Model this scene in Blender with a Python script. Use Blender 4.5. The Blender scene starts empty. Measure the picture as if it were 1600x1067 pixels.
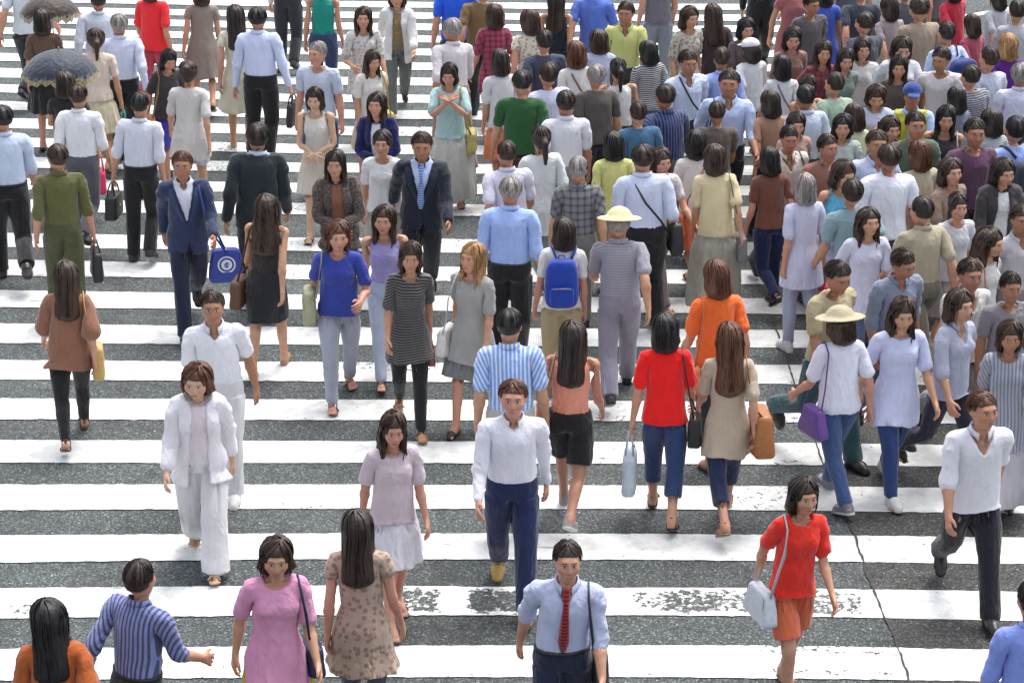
import bpy, math, random
import numpy as np
from mathutils import Vector, Matrix
random.seed(7); RNG = np.random.RandomState(11)
R = math.radians
scene = bpy.context.scene
COL = bpy.data.collections.new('crossing'); scene.collection.children.link(COL)

# ------------------------------------------------------------------ camera
CAM_H, PITCH, FPX = 7.94, R(20.8), 3851.0
cd = bpy.data.cameras.new('camera'); cam = bpy.data.objects.new('camera', cd); COL.objects.link(cam)
cam.location = (0, 0, CAM_H); cam.rotation_euler = (math.pi/2 - PITCH, 0, 0)
cd.sensor_width = 36; cd.lens = FPX/1600*36; cd.clip_end = 3000; cd.clip_start = 0.5
scene.camera = cam

# ------------------------------------------------------------------ overcast daylight
SUN_EL, SUN_ROT = R(66), R(30)
world = bpy.data.worlds.new('World'); scene.world = world; world.use_nodes = True
wn = world.node_tree
sky = wn.nodes.new('ShaderNodeTexSky'); sky.sky_type = 'NISHITA'; sky.sun_disc = False
sky.sun_elevation = SUN_EL; sky.sun_rotation = SUN_ROT; sky.air_density = 1.0; sky.dust_density = 4.0; sky.ozone_density = 1.0
hs = wn.nodes.new('ShaderNodeHueSaturation'); hs.inputs['Saturation'].default_value = 0.38
wn.links.new(sky.outputs[0], hs.inputs['Color']); wn.links.new(hs.outputs[0], wn.nodes['Background'].inputs[0])
wn.nodes['Background'].inputs[1].default_value = 0.15
sd = bpy.data.lights.new('sun', 'SUN'); sd.energy = 1.0; sd.angle = R(28); sd.color = (1, .96, .9)
sun = bpy.data.objects.new('sun', sd); COL.objects.link(sun)
# the Nishita sun stands at +Y turned by sun_rotation; the lamp shines along its own -Z
sdir = Vector((math.sin(SUN_ROT)*math.cos(SUN_EL), math.cos(SUN_ROT)*math.cos(SUN_EL), math.sin(SUN_EL)))
sun.rotation_euler = sdir.to_track_quat('Z', 'Y').to_euler(); sun.location = (0, 20, 30)
scene.view_settings.view_transform = 'Standard'; scene.view_settings.look = 'None'
scene.view_settings.exposure = 1.1; scene.view_settings.gamma = 1; scene.view_settings.use_curve_mapping = False

# ------------------------------------------------------------------ pixel (1600x1067) -> point on a level plane
def at(px, py, z=0.0):
    u, v = (px-800)/FPX, -(py-533.5)/FPX
    dy = math.cos(PITCH) + v*math.sin(PITCH); dz = -math.sin(PITCH) + v*math.cos(PITCH)
    t = (z-CAM_H)/dz
    return u*t, dy*t

# ------------------------------------------------------------------ materials
MATS = {}
def nmat(name):
    m = bpy.data.materials.new(name); m.use_nodes = True
    nt = m.node_tree; return m, nt, nt.nodes['Principled BSDF']
def N(nt, t, **kw):
    n = nt.nodes.new(t)
    for k, v in kw.items():
        if k in n.inputs: n.inputs[k].default_value = v
        else: setattr(n, k, v)
    return n
def L(nt, a, b): nt.links.new(a, b)
def mixc(nt, fac, a, b, mode='MIX'):
    n = N(nt, 'ShaderNodeMix', data_type='RGBA', blend_type=mode)
    for sock, v in ((n.inputs[0], fac), (n.inputs[6], a), (n.inputs[7], b)):
        if hasattr(v, 'links'): L(nt, v, sock)
        elif isinstance(v, (int, float)): sock.default_value = v
        else: sock.default_value = (*v[:3], 1)
    return n.outputs[2]
def ramp(nt, src, stops, interp='LINEAR'):
    n = N(nt, 'ShaderNodeValToRGB'); cr = n.color_ramp; cr.interpolation = interp
    while len(cr.elements) < len(stops): cr.elements.new(0.5)
    for e, (p, c) in zip(cr.elements, stops):
        e.position = p; e.color = (c, c, c, 1) if isinstance(c, (int, float)) else (*c, 1)
    L(nt, src, n.inputs[0]); return n.outputs[0]
def math_(nt, op, a, b=None, clamp=False):
    n = N(nt, 'ShaderNodeMath', operation=op, use_clamp=clamp)
    for i, v in enumerate((a, b)):
        if v is None: continue
        if hasattr(v, 'links'): L(nt, v, n.inputs[i])
        else: n.inputs[i].default_value = v
    return n.outputs[0]
def rest_vec(nt, off=True):
    a = N(nt, 'ShaderNodeAttribute', attribute_name='rest').outputs['Vector']
    if not off: return a
    oi = N(nt, 'ShaderNodeObjectInfo')
    c = N(nt, 'ShaderNodeVectorMath', operation='SCALE'); L(nt, oi.outputs['Random'], c.inputs['Scale']); c.inputs[0].default_value = (37, 51, 23)
    s = N(nt, 'ShaderNodeVectorMath', operation='ADD'); L(nt, a, s.inputs[0]); L(nt, c.outputs[0], s.inputs[1])
    return s.outputs[0]

def cloth(color, pattern='plain', color2=(.03, .03, .035), rough=.85, sheen=.25):
    key = ('cloth', color, pattern, color2, rough)
    if key in MATS: return MATS[key]
    m, nt, b = nmat('fabric_' + pattern); MATS[key] = m
    rv = rest_vec(nt, False); rvo = rest_vec(nt)
    col = None
    sep = N(nt, 'ShaderNodeSeparateXYZ'); L(nt, rv, sep.inputs[0])
    def stripes(axis, freq, duty):
        s = math_(nt, 'SINE', math_(nt, 'MULTIPLY', sep.outputs[axis], freq*2*math.pi))
        return math_(nt, 'GREATER_THAN', s, duty)
    if pattern == 'plain': base = color
    elif pattern == 'hstripe': base = mixc(nt, stripes(2, 26, 0), color, color2)
    elif pattern == 'hstripe_fine': base = mixc(nt, stripes(2, 44, .25), color, color2)
    elif pattern == 'vstripe': base = mixc(nt, stripes(0, 34, .2), color, color2)
    elif pattern == 'plaid':
        f = math_(nt, 'MULTIPLY', math_(nt, 'ADD', stripes(2, 15, .45), stripes(0, 15, .45)), .45)
        base = mixc(nt, f, color, color2)
    elif pattern == 'floral':
        v = N(nt, 'ShaderNodeTexVoronoi', Scale=24.0); L(nt, rv, v.inputs['Vector'])
        f = math_(nt, 'LESS_THAN', v.outputs['Distance'], .38)
        base = mixc(nt, f, color, color2)
    elif pattern == 'mesh':
        v = N(nt, 'ShaderNodeTexVoronoi', Scale=70.0); L(nt, rv, v.inputs['Vector'])
        base = mixc(nt, math_(nt, 'LESS_THAN', v.outputs['Distance'], .35), color, color2)
    # faded / creased variation of the dye itself
    n1 = N(nt, 'ShaderNodeTexNoise', Scale=7.0, Detail=4.0); L(nt, rvo, n1.inputs['Vector'])
    f1 = ramp(nt, n1.outputs[0], [(.3, .90), (.7, 1.0)])
    L(nt, mixc(nt, 1.0, base, f1, 'MULTIPLY'), b.inputs['Base Color'])
    b.inputs['Roughness'].default_value = rough
    b.inputs['Sheen Weight'].default_value = sheen; b.inputs['Sheen Roughness'].default_value = .5
    b.inputs['Specular IOR Level'].default_value = .25
    mp = N(nt, 'ShaderNodeMapping'); mp.inputs['Scale'].default_value = (1.7, 1.7, .65); L(nt, rvo, mp.inputs[0])
    n2 = N(nt, 'ShaderNodeTexNoise', Scale=8.0, Detail=3.0, Distortion=1.2, Roughness=.5); L(nt, mp.outputs[0], n2.inputs['Vector'])
    rd = ramp(nt, n2.outputs[0], [(.28, 0.0), (.72, 1.0)], 'EASE')
    weave = N(nt, 'ShaderNodeTexNoise', Scale=260.0, Detail=1.0); L(nt, rv, weave.inputs['Vector'])
    bp = N(nt, 'ShaderNodeBump', Strength=.38, Distance=.02); L(nt, rd, bp.inputs['Height'])
    bp2 = N(nt, 'ShaderNodeBump', Strength=.25, Distance=.002); L(nt, weave.outputs[0], bp2.inputs['Height']); L(nt, bp.outputs[0], bp2.inputs['Normal'])
    L(nt, bp2.outputs[0], b.inputs['Normal'])
    return m

def skin_mat(c, sex='f'):
    key = ('skin', c, sex); lipc = (.50, .12, .11) if sex == 'f' else (.36, .15, .11)
    if key in MATS: return MATS[key]
    m, nt, b = nmat('skin'); MATS[key] = m
    rr = rest_vec(nt, False); sx = N(nt, 'ShaderNodeSeparateXYZ'); L(nt, rr, sx.inputs[0]); X = math_(nt, 'ABSOLUTE', sx.outputs[0]); Y, Z = sx.outputs[1], sx.outputs[2]
    M = lambda op, p, q=None: math_(nt, op, p, q)
    front = M('LESS_THAN', Y, -.052)
    def ell(cx, cz, rx, rz):
        u = M('DIVIDE', M('SUBTRACT', X, cx), rx); v = M('DIVIDE', M('SUBTRACT', Z, cz), rz)
        return M('MULTIPLY', front, M('LESS_THAN', M('ADD', M('MULTIPLY', u, u), M('MULTIPLY', v, v)), 1.0))
    rv = rest_vec(nt)
    n1 = N(nt, 'ShaderNodeTexNoise', Scale=22.0, Detail=3.0); L(nt, rv, n1.inputs['Vector'])
    base = mixc(nt, ramp(nt, n1.outputs[0], [(.35, 0.0), (.7, 1.0)]), c, (c[0]*.93, c[1]*.80, c[2]*.76))
    x = mixc(nt, M('MULTIPLY', ell(.045, 1.568, .024, .020), .22), base, (.62, .18, .13))
    x = mixc(nt, M('MULTIPLY', ell(0, 1.534, .023, .0095), .75 if sex == 'f' else .45), x, lipc)
    x = mixc(nt, M('MULTIPLY', ell(0, 1.534, .021, .0013), .8), x, (.10, .03, .03))
    x = mixc(nt, M('MULTIPLY', ell(.031, 1.6275, .018, .0030 if sex == 'f' else .0042), .75), x, (.03, .02, .016))
    x = mixc(nt, M('MULTIPLY', ell(.030, 1.6062, .0165, .0075), .8), x, (.05, .025, .02))
    x = mixc(nt, ell(.030, 1.6035, .0150, .0055), x, (.62, .60, .58)); x = mixc(nt, ell(.030, 1.604, .0062, .0060), x, (.018, .012, .01))
    L(nt, x, b.inputs['Base Color'])
    b.inputs['Roughness'].default_value = .48; b.inputs['Specular IOR Level'].default_value = .4
    b.inputs['Subsurface Weight'].default_value = .12; b.inputs['Subsurface Radius'].default_value = (.02, .008, .004); b.inputs['Subsurface Scale'].default_value = .5
    return m

def hair_mat(c):
    key = ('hair', c)
    if key in MATS: return MATS[key]
    m, nt, b = nmat('hair'); MATS[key] = m
    rv = rest_vec(nt)
    mp = N(nt, 'ShaderNodeMapping'); mp.inputs['Scale'].default_value = (150, 150, 7); L(nt, rv, mp.inputs[0])
    n1 = N(nt, 'ShaderNodeTexNoise', Scale=1.0, Detail=4.0, Distortion=.6); L(nt, mp.outputs[0], n1.inputs['Vector'])
    L(nt, mixc(nt, ramp(nt, n1.outputs[0], [(.35, 0.0), (.7, 1.0)]), (c[0]*.45, c[1]*.42, c[2]*.4), (min(1, c[0]*1.9), min(1, c[1]*1.8), min(1, c[2]*1.7))), b.inputs['Base Color'])
    b.inputs['Roughness'].default_value = .42; b.inputs['Anisotropic'].default_value = .5
    bp = N(nt, 'ShaderNodeBump', Strength=.8, Distance=.005); L(nt, n1.outputs[0], bp.inputs['Height']); L(nt, bp.outputs[0], b.inputs['Normal'])
    return m

def shoe_mat(c, kind):
    key = ('shoe', c, kind)
    if key in MATS: return MATS[key]
    m, nt, b = nmat('shoe_leather' if kind != 'sneaker' else 'shoe_canvas'); MATS[key] = m
    sx = N(nt, 'ShaderNodeSeparateXYZ'); L(nt, rest_vec(nt, False), sx.inputs[0])
    sole = math_(nt, 'LESS_THAN', sx.outputs[2], .016 if kind == 'sneaker' else .010)
    x = mixc(nt, sole, c, (.60, .60, .58) if kind == 'sneaker' else tuple(v*.4 for v in c))
    if kind in ('sneaker', 'leather'):   # laces over the instep
        st = math_(nt, 'GREATER_THAN', math_(nt, 'SINE', math_(nt, 'MULTIPLY', sx.outputs[1], 420.0)), .2)
        w = math_(nt, 'MULTIPLY', math_(nt, 'MULTIPLY', math_(nt, 'GREATER_THAN', sx.outputs[1], -.095), math_(nt, 'LESS_THAN', sx.outputs[1], -.02)), math_(nt, 'GREATER_THAN', sx.outputs[2], .060))
        x = mixc(nt, math_(nt, 'MULTIPLY', st, w), x, (.75, .75, .73) if kind == 'sneaker' else (.01, .01, .01))
    L(nt, x, b.inputs['Base Color']); b.inputs['Roughness'].default_value = .8 if kind == 'sneaker' else .35; return m
def gloss_mat(c, rough=.4, metal=0.0, name='leather'):
    key = (name, c, rough, metal)
    if key in MATS: return MATS[key]
    m, nt, b = nmat(name); MATS[key] = m
    tc = N(nt, 'ShaderNodeTexCoord'); n1 = N(nt, 'ShaderNodeTexNoise', Scale=40.0, Detail=4.0); L(nt, tc.outputs['Object'], n1.inputs['Vector'])
    L(nt, mixc(nt, ramp(nt, n1.outputs[0], [(.3, .8), (.7, 1.0)]), (0, 0, 0), c), b.inputs['Base Color'])
    b.inputs['Roughness'].default_value = rough; b.inputs['Metallic'].default_value = metal
    bp = N(nt, 'ShaderNodeBump', Strength=.35, Distance=.004); L(nt, n1.outputs[0], bp.inputs['Height']); L(nt, bp.outputs[0], b.inputs['Normal'])
    return m

# ------------------------------------------------------------------ mesh helpers
def mesh_from(name, V, F):
    """V (n,3); F (m,k) or list of faces"""
    me = bpy.data.meshes.new(name)
    if isinstance(F, np.ndarray):
        m, k = F.shape
        me.vertices.add(len(V)); me.vertices.foreach_set('co', np.ascontiguousarray(V, dtype=np.float32).ravel())
        me.loops.add(m*k); me.loops.foreach_set('vertex_index', np.ascontiguousarray(F, dtype=np.int32).ravel())
        me.polygons.add(m); me.polygons.foreach_set('loop_start', np.arange(0, m*k, k, dtype=np.int32)); me.polygons.foreach_set('loop_total', np.full(m, k, dtype=np.int32))
        me.update(calc_edges=True)
    else:
        me.from_pydata([tuple(v) for v in V], [], F); me.update()
    me.shade_smooth(); return me
def add_rest(me, rest, col=None):
    a = me.attributes.new('rest', 'FLOAT_VECTOR', 'POINT'); a.data.foreach_set('vector', np.ascontiguousarray(rest, dtype=np.float32).ravel())
    if col is not None:
        c = me.attributes.new('paint', 'FLOAT_COLOR', 'POINT'); c.data.foreach_set('color', np.ascontiguousarray(col, dtype=np.float32).ravel())
def link(name, me, mat, parent=None, loc=None, rz=None):
    o = bpy.data.objects.new(name, me); COL.objects.link(o)
    if mat is not None and me is not None and not len(me.materials): me.materials.append(mat)
    if parent is not None: o.parent = parent
    if loc is not None: o.location = loc
    if rz is not None: o.rotation_euler = (0, 0, rz)
    return o
def empty(name, loc, rz=0):
    o = bpy.data.objects.new(name, None); o.empty_display_size = .2; COL.objects.link(o); o.location = loc; o.rotation_euler = (0, 0, rz); return o
def tag(o, label=None, cat=None, group=None, kind=None):
    if label: o['label'] = label
    if cat: o['category'] = cat
    if group: o['group'] = group
    if kind: o['kind'] = kind
    return o
def tube(pts, r, seg=6, closed=False, flat=1.0):
    P = np.array(pts, float); n = len(P); rr = np.full(n, r) if np.isscalar(r) else np.array(r)
    V = []; F = []
    up = np.array([0.13, .21, 1.0])
    for i in range(n):
        t = P[min(i+1, n-1)] - P[max(i-1, 0)]
        if closed: t = P[(i+1) % n] - P[i-1]
        t = t/(np.linalg.norm(t)+1e-9)
        a = np.cross(t, up); a /= (np.linalg.norm(a)+1e-9); b = np.cross(t, a)
        for k in range(seg):
            th = 2*math.pi*k/seg; V.append(P[i] + rr[i]*(math.cos(th)*a*flat + math.sin(th)*b))
    for i in range(n if closed else n-1):
        j = (i+1) % n
        for k in range(seg): F.append((i*seg+k, i*seg+(k+1) % seg, j*seg+(k+1) % seg, j*seg+k))
    if not closed: F.append(tuple(range(seg))[::-1]); F.append(tuple(range((n-1)*seg, n*seg)))
    return V, F
def pouch(w, d, h, e=.35, nu=20, nv=12, taper=0.0):
    """soft box: superellipsoid, base at z=0"""
    V = []; F = []
    s = lambda x, p: math.copysign(abs(x)**p, x)
    for j in range(nv+1):
        v = -math.pi/2 + math.pi*j/nv
        for i in range(nu):
            u = 2*math.pi*i/nu
            z = s(math.sin(v), e); k = 1 - taper*z
            V.append((w/2*k*s(math.cos(v), e)*s(math.cos(u), e), d/2*k*s(math.cos(v), e)*s(math.sin(u), e*1.6), h/2*(z+1)))
    for j in range(nv):
        for i in range(nu): F.append((j*nu+i, j*nu+(i+1) % nu, (j+1)*nu+(i+1) % nu, (j+1)*nu+i))
    return V, F

# ------------------------------------------------------------------ signed distance grid and surface nets
class Grid:
    def __init__(s, lo, hi, h):
        s.lo = np.array(lo, float); s.h = h; s.n = np.ceil((np.array(hi)-s.lo)/h).astype(int)+1
        s.F = np.full(s.n, 1.0, np.float32)
        s.ax = [s.lo[i] + h*np.arange(s.n[i]) for i in range(3)]
    def box(s, lo, hi, m=.07):
        sl = []
        for i in range(3):
            a = int(max(0, math.floor((lo[i]-m-s.lo[i])/s.h))); b = int(min(s.n[i], math.ceil((hi[i]+m-s.lo[i])/s.h)+1)); sl.append(slice(a, max(a, b)))
        X = s.ax[0][sl[0]][:, None, None]; Y = s.ax[1][sl[1]][None, :, None]; Z = s.ax[2][sl[2]][None, None, :]
        return tuple(sl), X, Y, Z
    def put(s, sl, d, k=.02):
        a = s.F[sl]
        if a.size == 0: return
        h = np.maximum(k-np.abs(a-d), 0)/max(k, 1e-6); s.F[sl] = np.minimum(a, d)-h*h*k*.25
    def cone(s, a, b, ra, rb, k=.02, sy=1.0):
        a = np.array(a, float); b = np.array(b, float); r = max(ra, rb)*max(1, sy)
        sl, X, Y, Z = s.box(np.minimum(a, b)-r, np.maximum(a, b)+r)
        ab = b-a; L2 = (ab**2).sum()+1e-9
        t = np.clip(((X-a[0])*ab[0]+(Y-a[1])*ab[1]+(Z-a[2])*ab[2])/L2, 0, 1)
        d = np.sqrt((X-a[0]-t*ab[0])**2+((Y-a[1]-t*ab[1])/sy)**2+(Z-a[2]-t*ab[2])**2)-(ra+t*(rb-ra))
        s.put(sl, d, k)
    def ell_d(s, c, r):
        sl, X, Y, Z = s.box(np.array(c)-r, np.array(c)+r)
        q = np.sqrt(((X-c[0])/r[0])**2+((Y-c[1])/r[1])**2+((Z-c[2])/r[2])**2)
        return sl, (q-1)*min(r)
    def ell(s, c, r, k=.02):
        sl, d = s.ell_d(c, np.array(r)); s.put(sl, d, k)
    def sub_ell(s, c, r, k=.01):
        sl, d = s.ell_d(c, np.array(r)); a = s.F[sl]; d = -d
        h = np.maximum(k-np.abs(a-d), 0)/k; s.F[sl] = np.maximum(a, d)+h*h*k*.25
    def loft(s, prof, k=.02, wob=None):
        """prof rows: z, rx, ry, cx, cy (sorted by z)"""
        P = np.array(prof, float); rm = P[:, 1:3].max()
        sl, X, Y, Z = s.box((P[:, 3].min()-rm, P[:, 4].min()-rm, P[0, 0]), (P[:, 3].max()+rm, P[:, 4].max()+rm, P[-1, 0]))
        I = lambda c: np.interp(Z, P[:, 0], P[:, c])
        rx, ry, cx, cy = I(1), I(2), I(3), I(4)
        if wob is not None:
            th = np.arctan2(Y-cy, X-cx); f = 1+wob(th, Z); rx = rx*f; ry = ry*f
        q = np.sqrt(((X-cx)/rx)**2+((Y-cy)/ry)**2); d = (q-1)*np.minimum(rx, ry)
        dz = np.maximum(P[0, 0]-Z, Z-P[-1, 0]); d = np.maximum(d, dz); s.put(sl, d, k)
    def cut(s, fn):
        X = s.ax[0][:, None, None]; Y = s.ax[1][None, :, None]; Z = s.ax[2][None, None, :]
        s.F = np.maximum(s.F, fn(X, Y, Z)).astype(np.float32)
    def mesh(s):
        F = s.F; F[0] = F[-1] = 1; F[:, 0] = F[:, -1] = 1; F[:, :, 0] = F[:, :, -1] = 1
        S = F < 0; nx, ny, nz = F.shape
        C = lambda A, i, j, k: A[i:nx-1+i, j:ny-1+j, k:nz-1+k]
        cnt = sum(C(S, i, j, k).astype(np.int8) for i in (0, 1) for j in (0, 1) for k in (0, 1))
        act = (cnt > 0) & (cnt < 8); ids = np.full(act.shape, -1, np.int64); A = np.argwhere(act); ids[act] = np.arange(len(A))
        acc = np.zeros((len(A), 3)); num = np.zeros(len(A))
        cs = [(i, j, k) for i in (0, 1) for j in (0, 1) for k in (0, 1)]
        fv = {c: F[A[:, 0]+c[0], A[:, 1]+c[1], A[:, 2]+c[2]].astype(float) for c in cs}
        for c in cs:
            for ax in range(3):
                if c[ax] == 0:
                    d = list(c); d[ax] = 1; d = tuple(d); f0, f1 = fv[c], fv[d]; m = (f0 < 0) != (f1 < 0)
                    t = np.where(m, f0/np.where(m, f0-f1, 1), 0); p = np.tile(np.array(c, float), (len(A), 1)); p[:, ax] = t
                    acc += p*m[:, None]; num += m
        V = s.lo+s.h*(A+acc/num[:, None])
        Q = []
        for ax in range(3):
            sl0 = [slice(None)]*3; sl1 = [slice(None)]*3; sl0[ax] = slice(0, -1); sl1[ax] = slice(1, None)
            s0, s1 = S[tuple(sl0)], S[tuple(sl1)]
            E = np.argwhere(s0 != s1); flip = s0[tuple(E.T)]
            b, c = (ax+1) % 3, (ax+2) % 3
            q = []
            for db, dc in ((-1, -1), (0, -1), (0, 0), (-1, 0)):
                e = E.copy(); e[:, b] += db; e[:, c] += dc; q.append(ids[tuple(e.T)])
            q = np.stack(q, 1); q[~flip] = q[~flip][:, ::-1]; Q.append(q)
        return V, np.concatenate(Q).astype(np.int32)

PROT = .35
def decimate(V, F, target, protect=None, smooth=0):
    me = mesh_from('template', V, F); o = bpy.data.objects.new('template', me); scene.collection.objects.link(o)
    if smooth:
        sm = o.modifiers.new('s', 'SMOOTH'); sm.factor = .5; sm.iterations = smooth
    d = o.modifiers.new('d', 'DECIMATE'); d.ratio = min(1, target/(2*len(F)))
    if protect is not None:
        g = o.vertex_groups.new(name='g')
        for lv in (0.0, 1.0):
            idx = np.nonzero(protect == lv)[0].tolist()
            if idx: g.add(idx, lv, 'REPLACE')
        d.vertex_group = 'g'; d.invert_vertex_group = True; d.vertex_group_factor = PROT
    dg = bpy.context.evaluated_depsgraph_get(); e = o.evaluated_get(dg); m2 = e.to_mesh()
    n = len(m2.vertices); v = np.empty(n*3, np.float32); m2.vertices.foreach_get('co', v)
    m2.calc_loop_triangles(); t = np.empty(len(m2.loop_triangles)*3, np.int32); m2.loop_triangles.foreach_get('vertices', t)
    e.to_mesh_clear(); bpy.data.objects.remove(o); bpy.data.meshes.remove(me)
    return v.reshape(-1, 3).astype(float), t.reshape(-1, 3)
def vnormals(V, T):
    n = np.cross(V[T[:, 1]]-V[T[:, 0]], V[T[:, 2]]-V[T[:, 0]]); out = np.zeros_like(V)
    for k in range(3): np.add.at(out, T[:, k], n)
    return out/(np.linalg.norm(out, axis=1, keepdims=True)+1e-12)
# ------------------------------------------------------------------ road surface
def asphalt(name, base=.084, patch=False):
    m, nt, b = nmat(name); tc = N(nt, 'ShaderNodeTexCoord').outputs['Object']
    v = N(nt, 'ShaderNodeTexVoronoi', Scale=95.0); L(nt, tc, v.inputs['Vector'])
    sp = N(nt, 'ShaderNodeSeparateColor'); L(nt, v.outputs['Color'], sp.inputs[0])
    v2 = N(nt, 'ShaderNodeTexVoronoi', Scale=38.0); L(nt, tc, v2.inputs['Vector'])
    sp2 = N(nt, 'ShaderNodeSeparateColor'); L(nt, v2.outputs['Color'], sp2.inputs[0])
    stone = ramp(nt, sp.outputs[0], [(0, .35), (.5, .75), (.80, 1.25), (.92, 2.0), (1, 3.3)])
    stone2 = ramp(nt, sp2.outputs[1], [(0, .8), (.86, 1.0), (.90, 1.9), (1, 3.4)])
    edge = ramp(nt, v2.outputs['Distance'], [(.22, 1.0), (.34, 0.0)])
    big = N(nt, 'ShaderNodeTexNoise', Scale=.55, Detail=5.0, Roughness=.6); L(nt, tc, big.inputs['Vector'])
    bigr = ramp(nt, big.outputs[0], [(.3, .74), (.7, 1.16)])
    stain = N(nt, 'ShaderNodeTexNoise', Scale=5.0, Detail=6.0, Roughness=.7); L(nt, tc, stain.inputs['Vector'])
    str_ = ramp(nt, stain.outputs[0], [(.36, .70), (.48, 1.0)])
    s2 = mixc(nt, edge, (1, 1, 1), stone2)
    c = mixc(nt, 1.0, mixc(nt, 1.0, (base*1.0, base*1.01, base*.97) if patch else (base*.90, base*1.03, base*1.04), stone, 'MULTIPLY'), s2, 'MULTIPLY')
    c = mixc(nt, 1.0, mixc(nt, 1.0, c, bigr, 'MULTIPLY'), str_, 'MULTIPLY')
    L(nt, c, b.inputs['Base Color']); b.inputs['Roughness'].default_value = .78; b.inputs['Specular IOR Level'].default_value = .4
    bp = N(nt, 'ShaderNodeBump', Strength=.7, Distance=.006); L(nt, v.outputs['Distance'], bp.inputs['Height']); L(nt, bp.outputs[0], b.inputs['Normal'])
    return m, nt, b, c, bp
ROAD_MAT = asphalt('asphalt')[0]
def paint_mat():
    m, nt, b, c, bp = asphalt('road_paint'); tc = N(nt, 'ShaderNodeTexCoord').outputs['Object']
    wear = N(nt, 'ShaderNodeAttribute', attribute_name='wear').outputs['Fac']
    n1 = N(nt, 'ShaderNodeTexNoise', Scale=20.0, Detail=7.0, Roughness=.72); L(nt, tc, n1.inputs['Vector'])
    n3 = N(nt, 'ShaderNodeTexNoise', Scale=2.2, Detail=3.0); L(nt, tc, n3.inputs['Vector'])
    s = math_(nt, 'ADD', n1.outputs[0], math_(nt, 'MULTIPLY', wear, .27)); s = math_(nt, 'ADD', s, math_(nt, 'MULTIPLY', math_(nt, 'SUBTRACT', n3.outputs[0], .5), .16))
    chip = ramp(nt, s, [(.648, 0.0), (.678, 1.0)])
    d1 = N(nt, 'ShaderNodeTexNoise', Scale=6.0, Detail=6.0, Roughness=.65); L(nt, tc, d1.inputs['Vector'])
    dirt = ramp(nt, d1.outputs[0], [(.30, .70), (.56, 1.0)])
    sp = N(nt, 'ShaderNodeTexNoise', Scale=110.0, Detail=2.0); L(nt, tc, sp.inputs['Vector'])
    spk = ramp(nt, sp.outputs[0], [(.30, .72), (.42, 1.0)])
    mk = N(nt, 'ShaderNodeMapping'); mk.inputs['Scale'].default_value = (1.1, 7.0, 1); mk.inputs['Rotation'].default_value = (0, 0, .12); L(nt, tc, mk.inputs[0])
    sk = N(nt, 'ShaderNodeTexNoise', Scale=2.6, Detail=3.0, Roughness=.4); L(nt, mk.outputs[0], sk.inputs['Vector'])
    skid = ramp(nt, sk.outputs[0], [(.70, 1.0), (.735, .45), (.76, .5)])
    mt = N(nt, 'ShaderNodeMapping'); mt.inputs['Scale'].default_value = (.55, .10, 1); mt.inputs['Rotation'].default_value = (0, 0, -.12); L(nt, tc, mt.inputs[0])
    tn = N(nt, 'ShaderNodeTexNoise', Scale=1.6, Detail=4.0, Roughness=.55); L(nt, mt.outputs[0], tn.inputs['Vector'])
    tyre = ramp(nt, tn.outputs[0], [(.38, .74), (.52, 1.0)])
    w = mixc(nt, 1.0, (.80, .81, .79), tyre, 'MULTIPLY')
    for x_ in (dirt, spk, skid): w = mixc(nt, 1.0, w, x_, 'MULTIPLY')
    L(nt, mixc(nt, chip, w, c), b.inputs['Base Color'])
    inv = math_(nt, 'SUBTRACT', 1.0, chip); bp.inputs['Strength'].default_value = .35
    bp2 = N(nt, 'ShaderNodeBump', Strength=.5, Distance=.004); L(nt, inv, bp2.inputs['Height']); L(nt, bp.outputs[0], bp2.inputs['Normal']); L(nt, bp2.outputs[0], b.inputs['Normal'])
    b.inputs['Roughness'].default_value = .6; return m
PAINT_MAT = paint_mat()

road = link('road', mesh_from('road', np.array([(-900, -300, 0), (900, -300, 0), (900, 1500, 0), (-900, 1500, 0)], float), [(0, 1, 2, 3)]), ROAD_MAT); tag(road, 'grey asphalt road under the zebra crossing', kind='structure')

SEAM = [(1152, 348), (1180, 425), (1207, 505), (1220, 534), (1232, 572), (1240, 600), (1258, 650), (1275, 695), (1290, 735), (1316, 790), (1335, 840), (1346, 875), (1367, 930), (1385, 970), (1402, 1010), (1420, 1065), (1436, 1110), (1500, 1300)]
# the slab right of the joint is newer, darker asphalt
pp = [at(*q) for q in SEAM]; V = []; F = []
for i, q in enumerate(pp):
    V += [(q[0], q[1], .004), (at(2100, SEAM[i][1])[0], at(2100, SEAM[i][1])[1], .004)]
F = [(2*i+1, 2*i, 2*i+2, 2*i+3) for i in range(len(pp)-1)]
link('newer_asphalt', mesh_from('newer_asphalt', V, F), asphalt('newer_asphalt', .058, True)[0], road)

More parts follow.
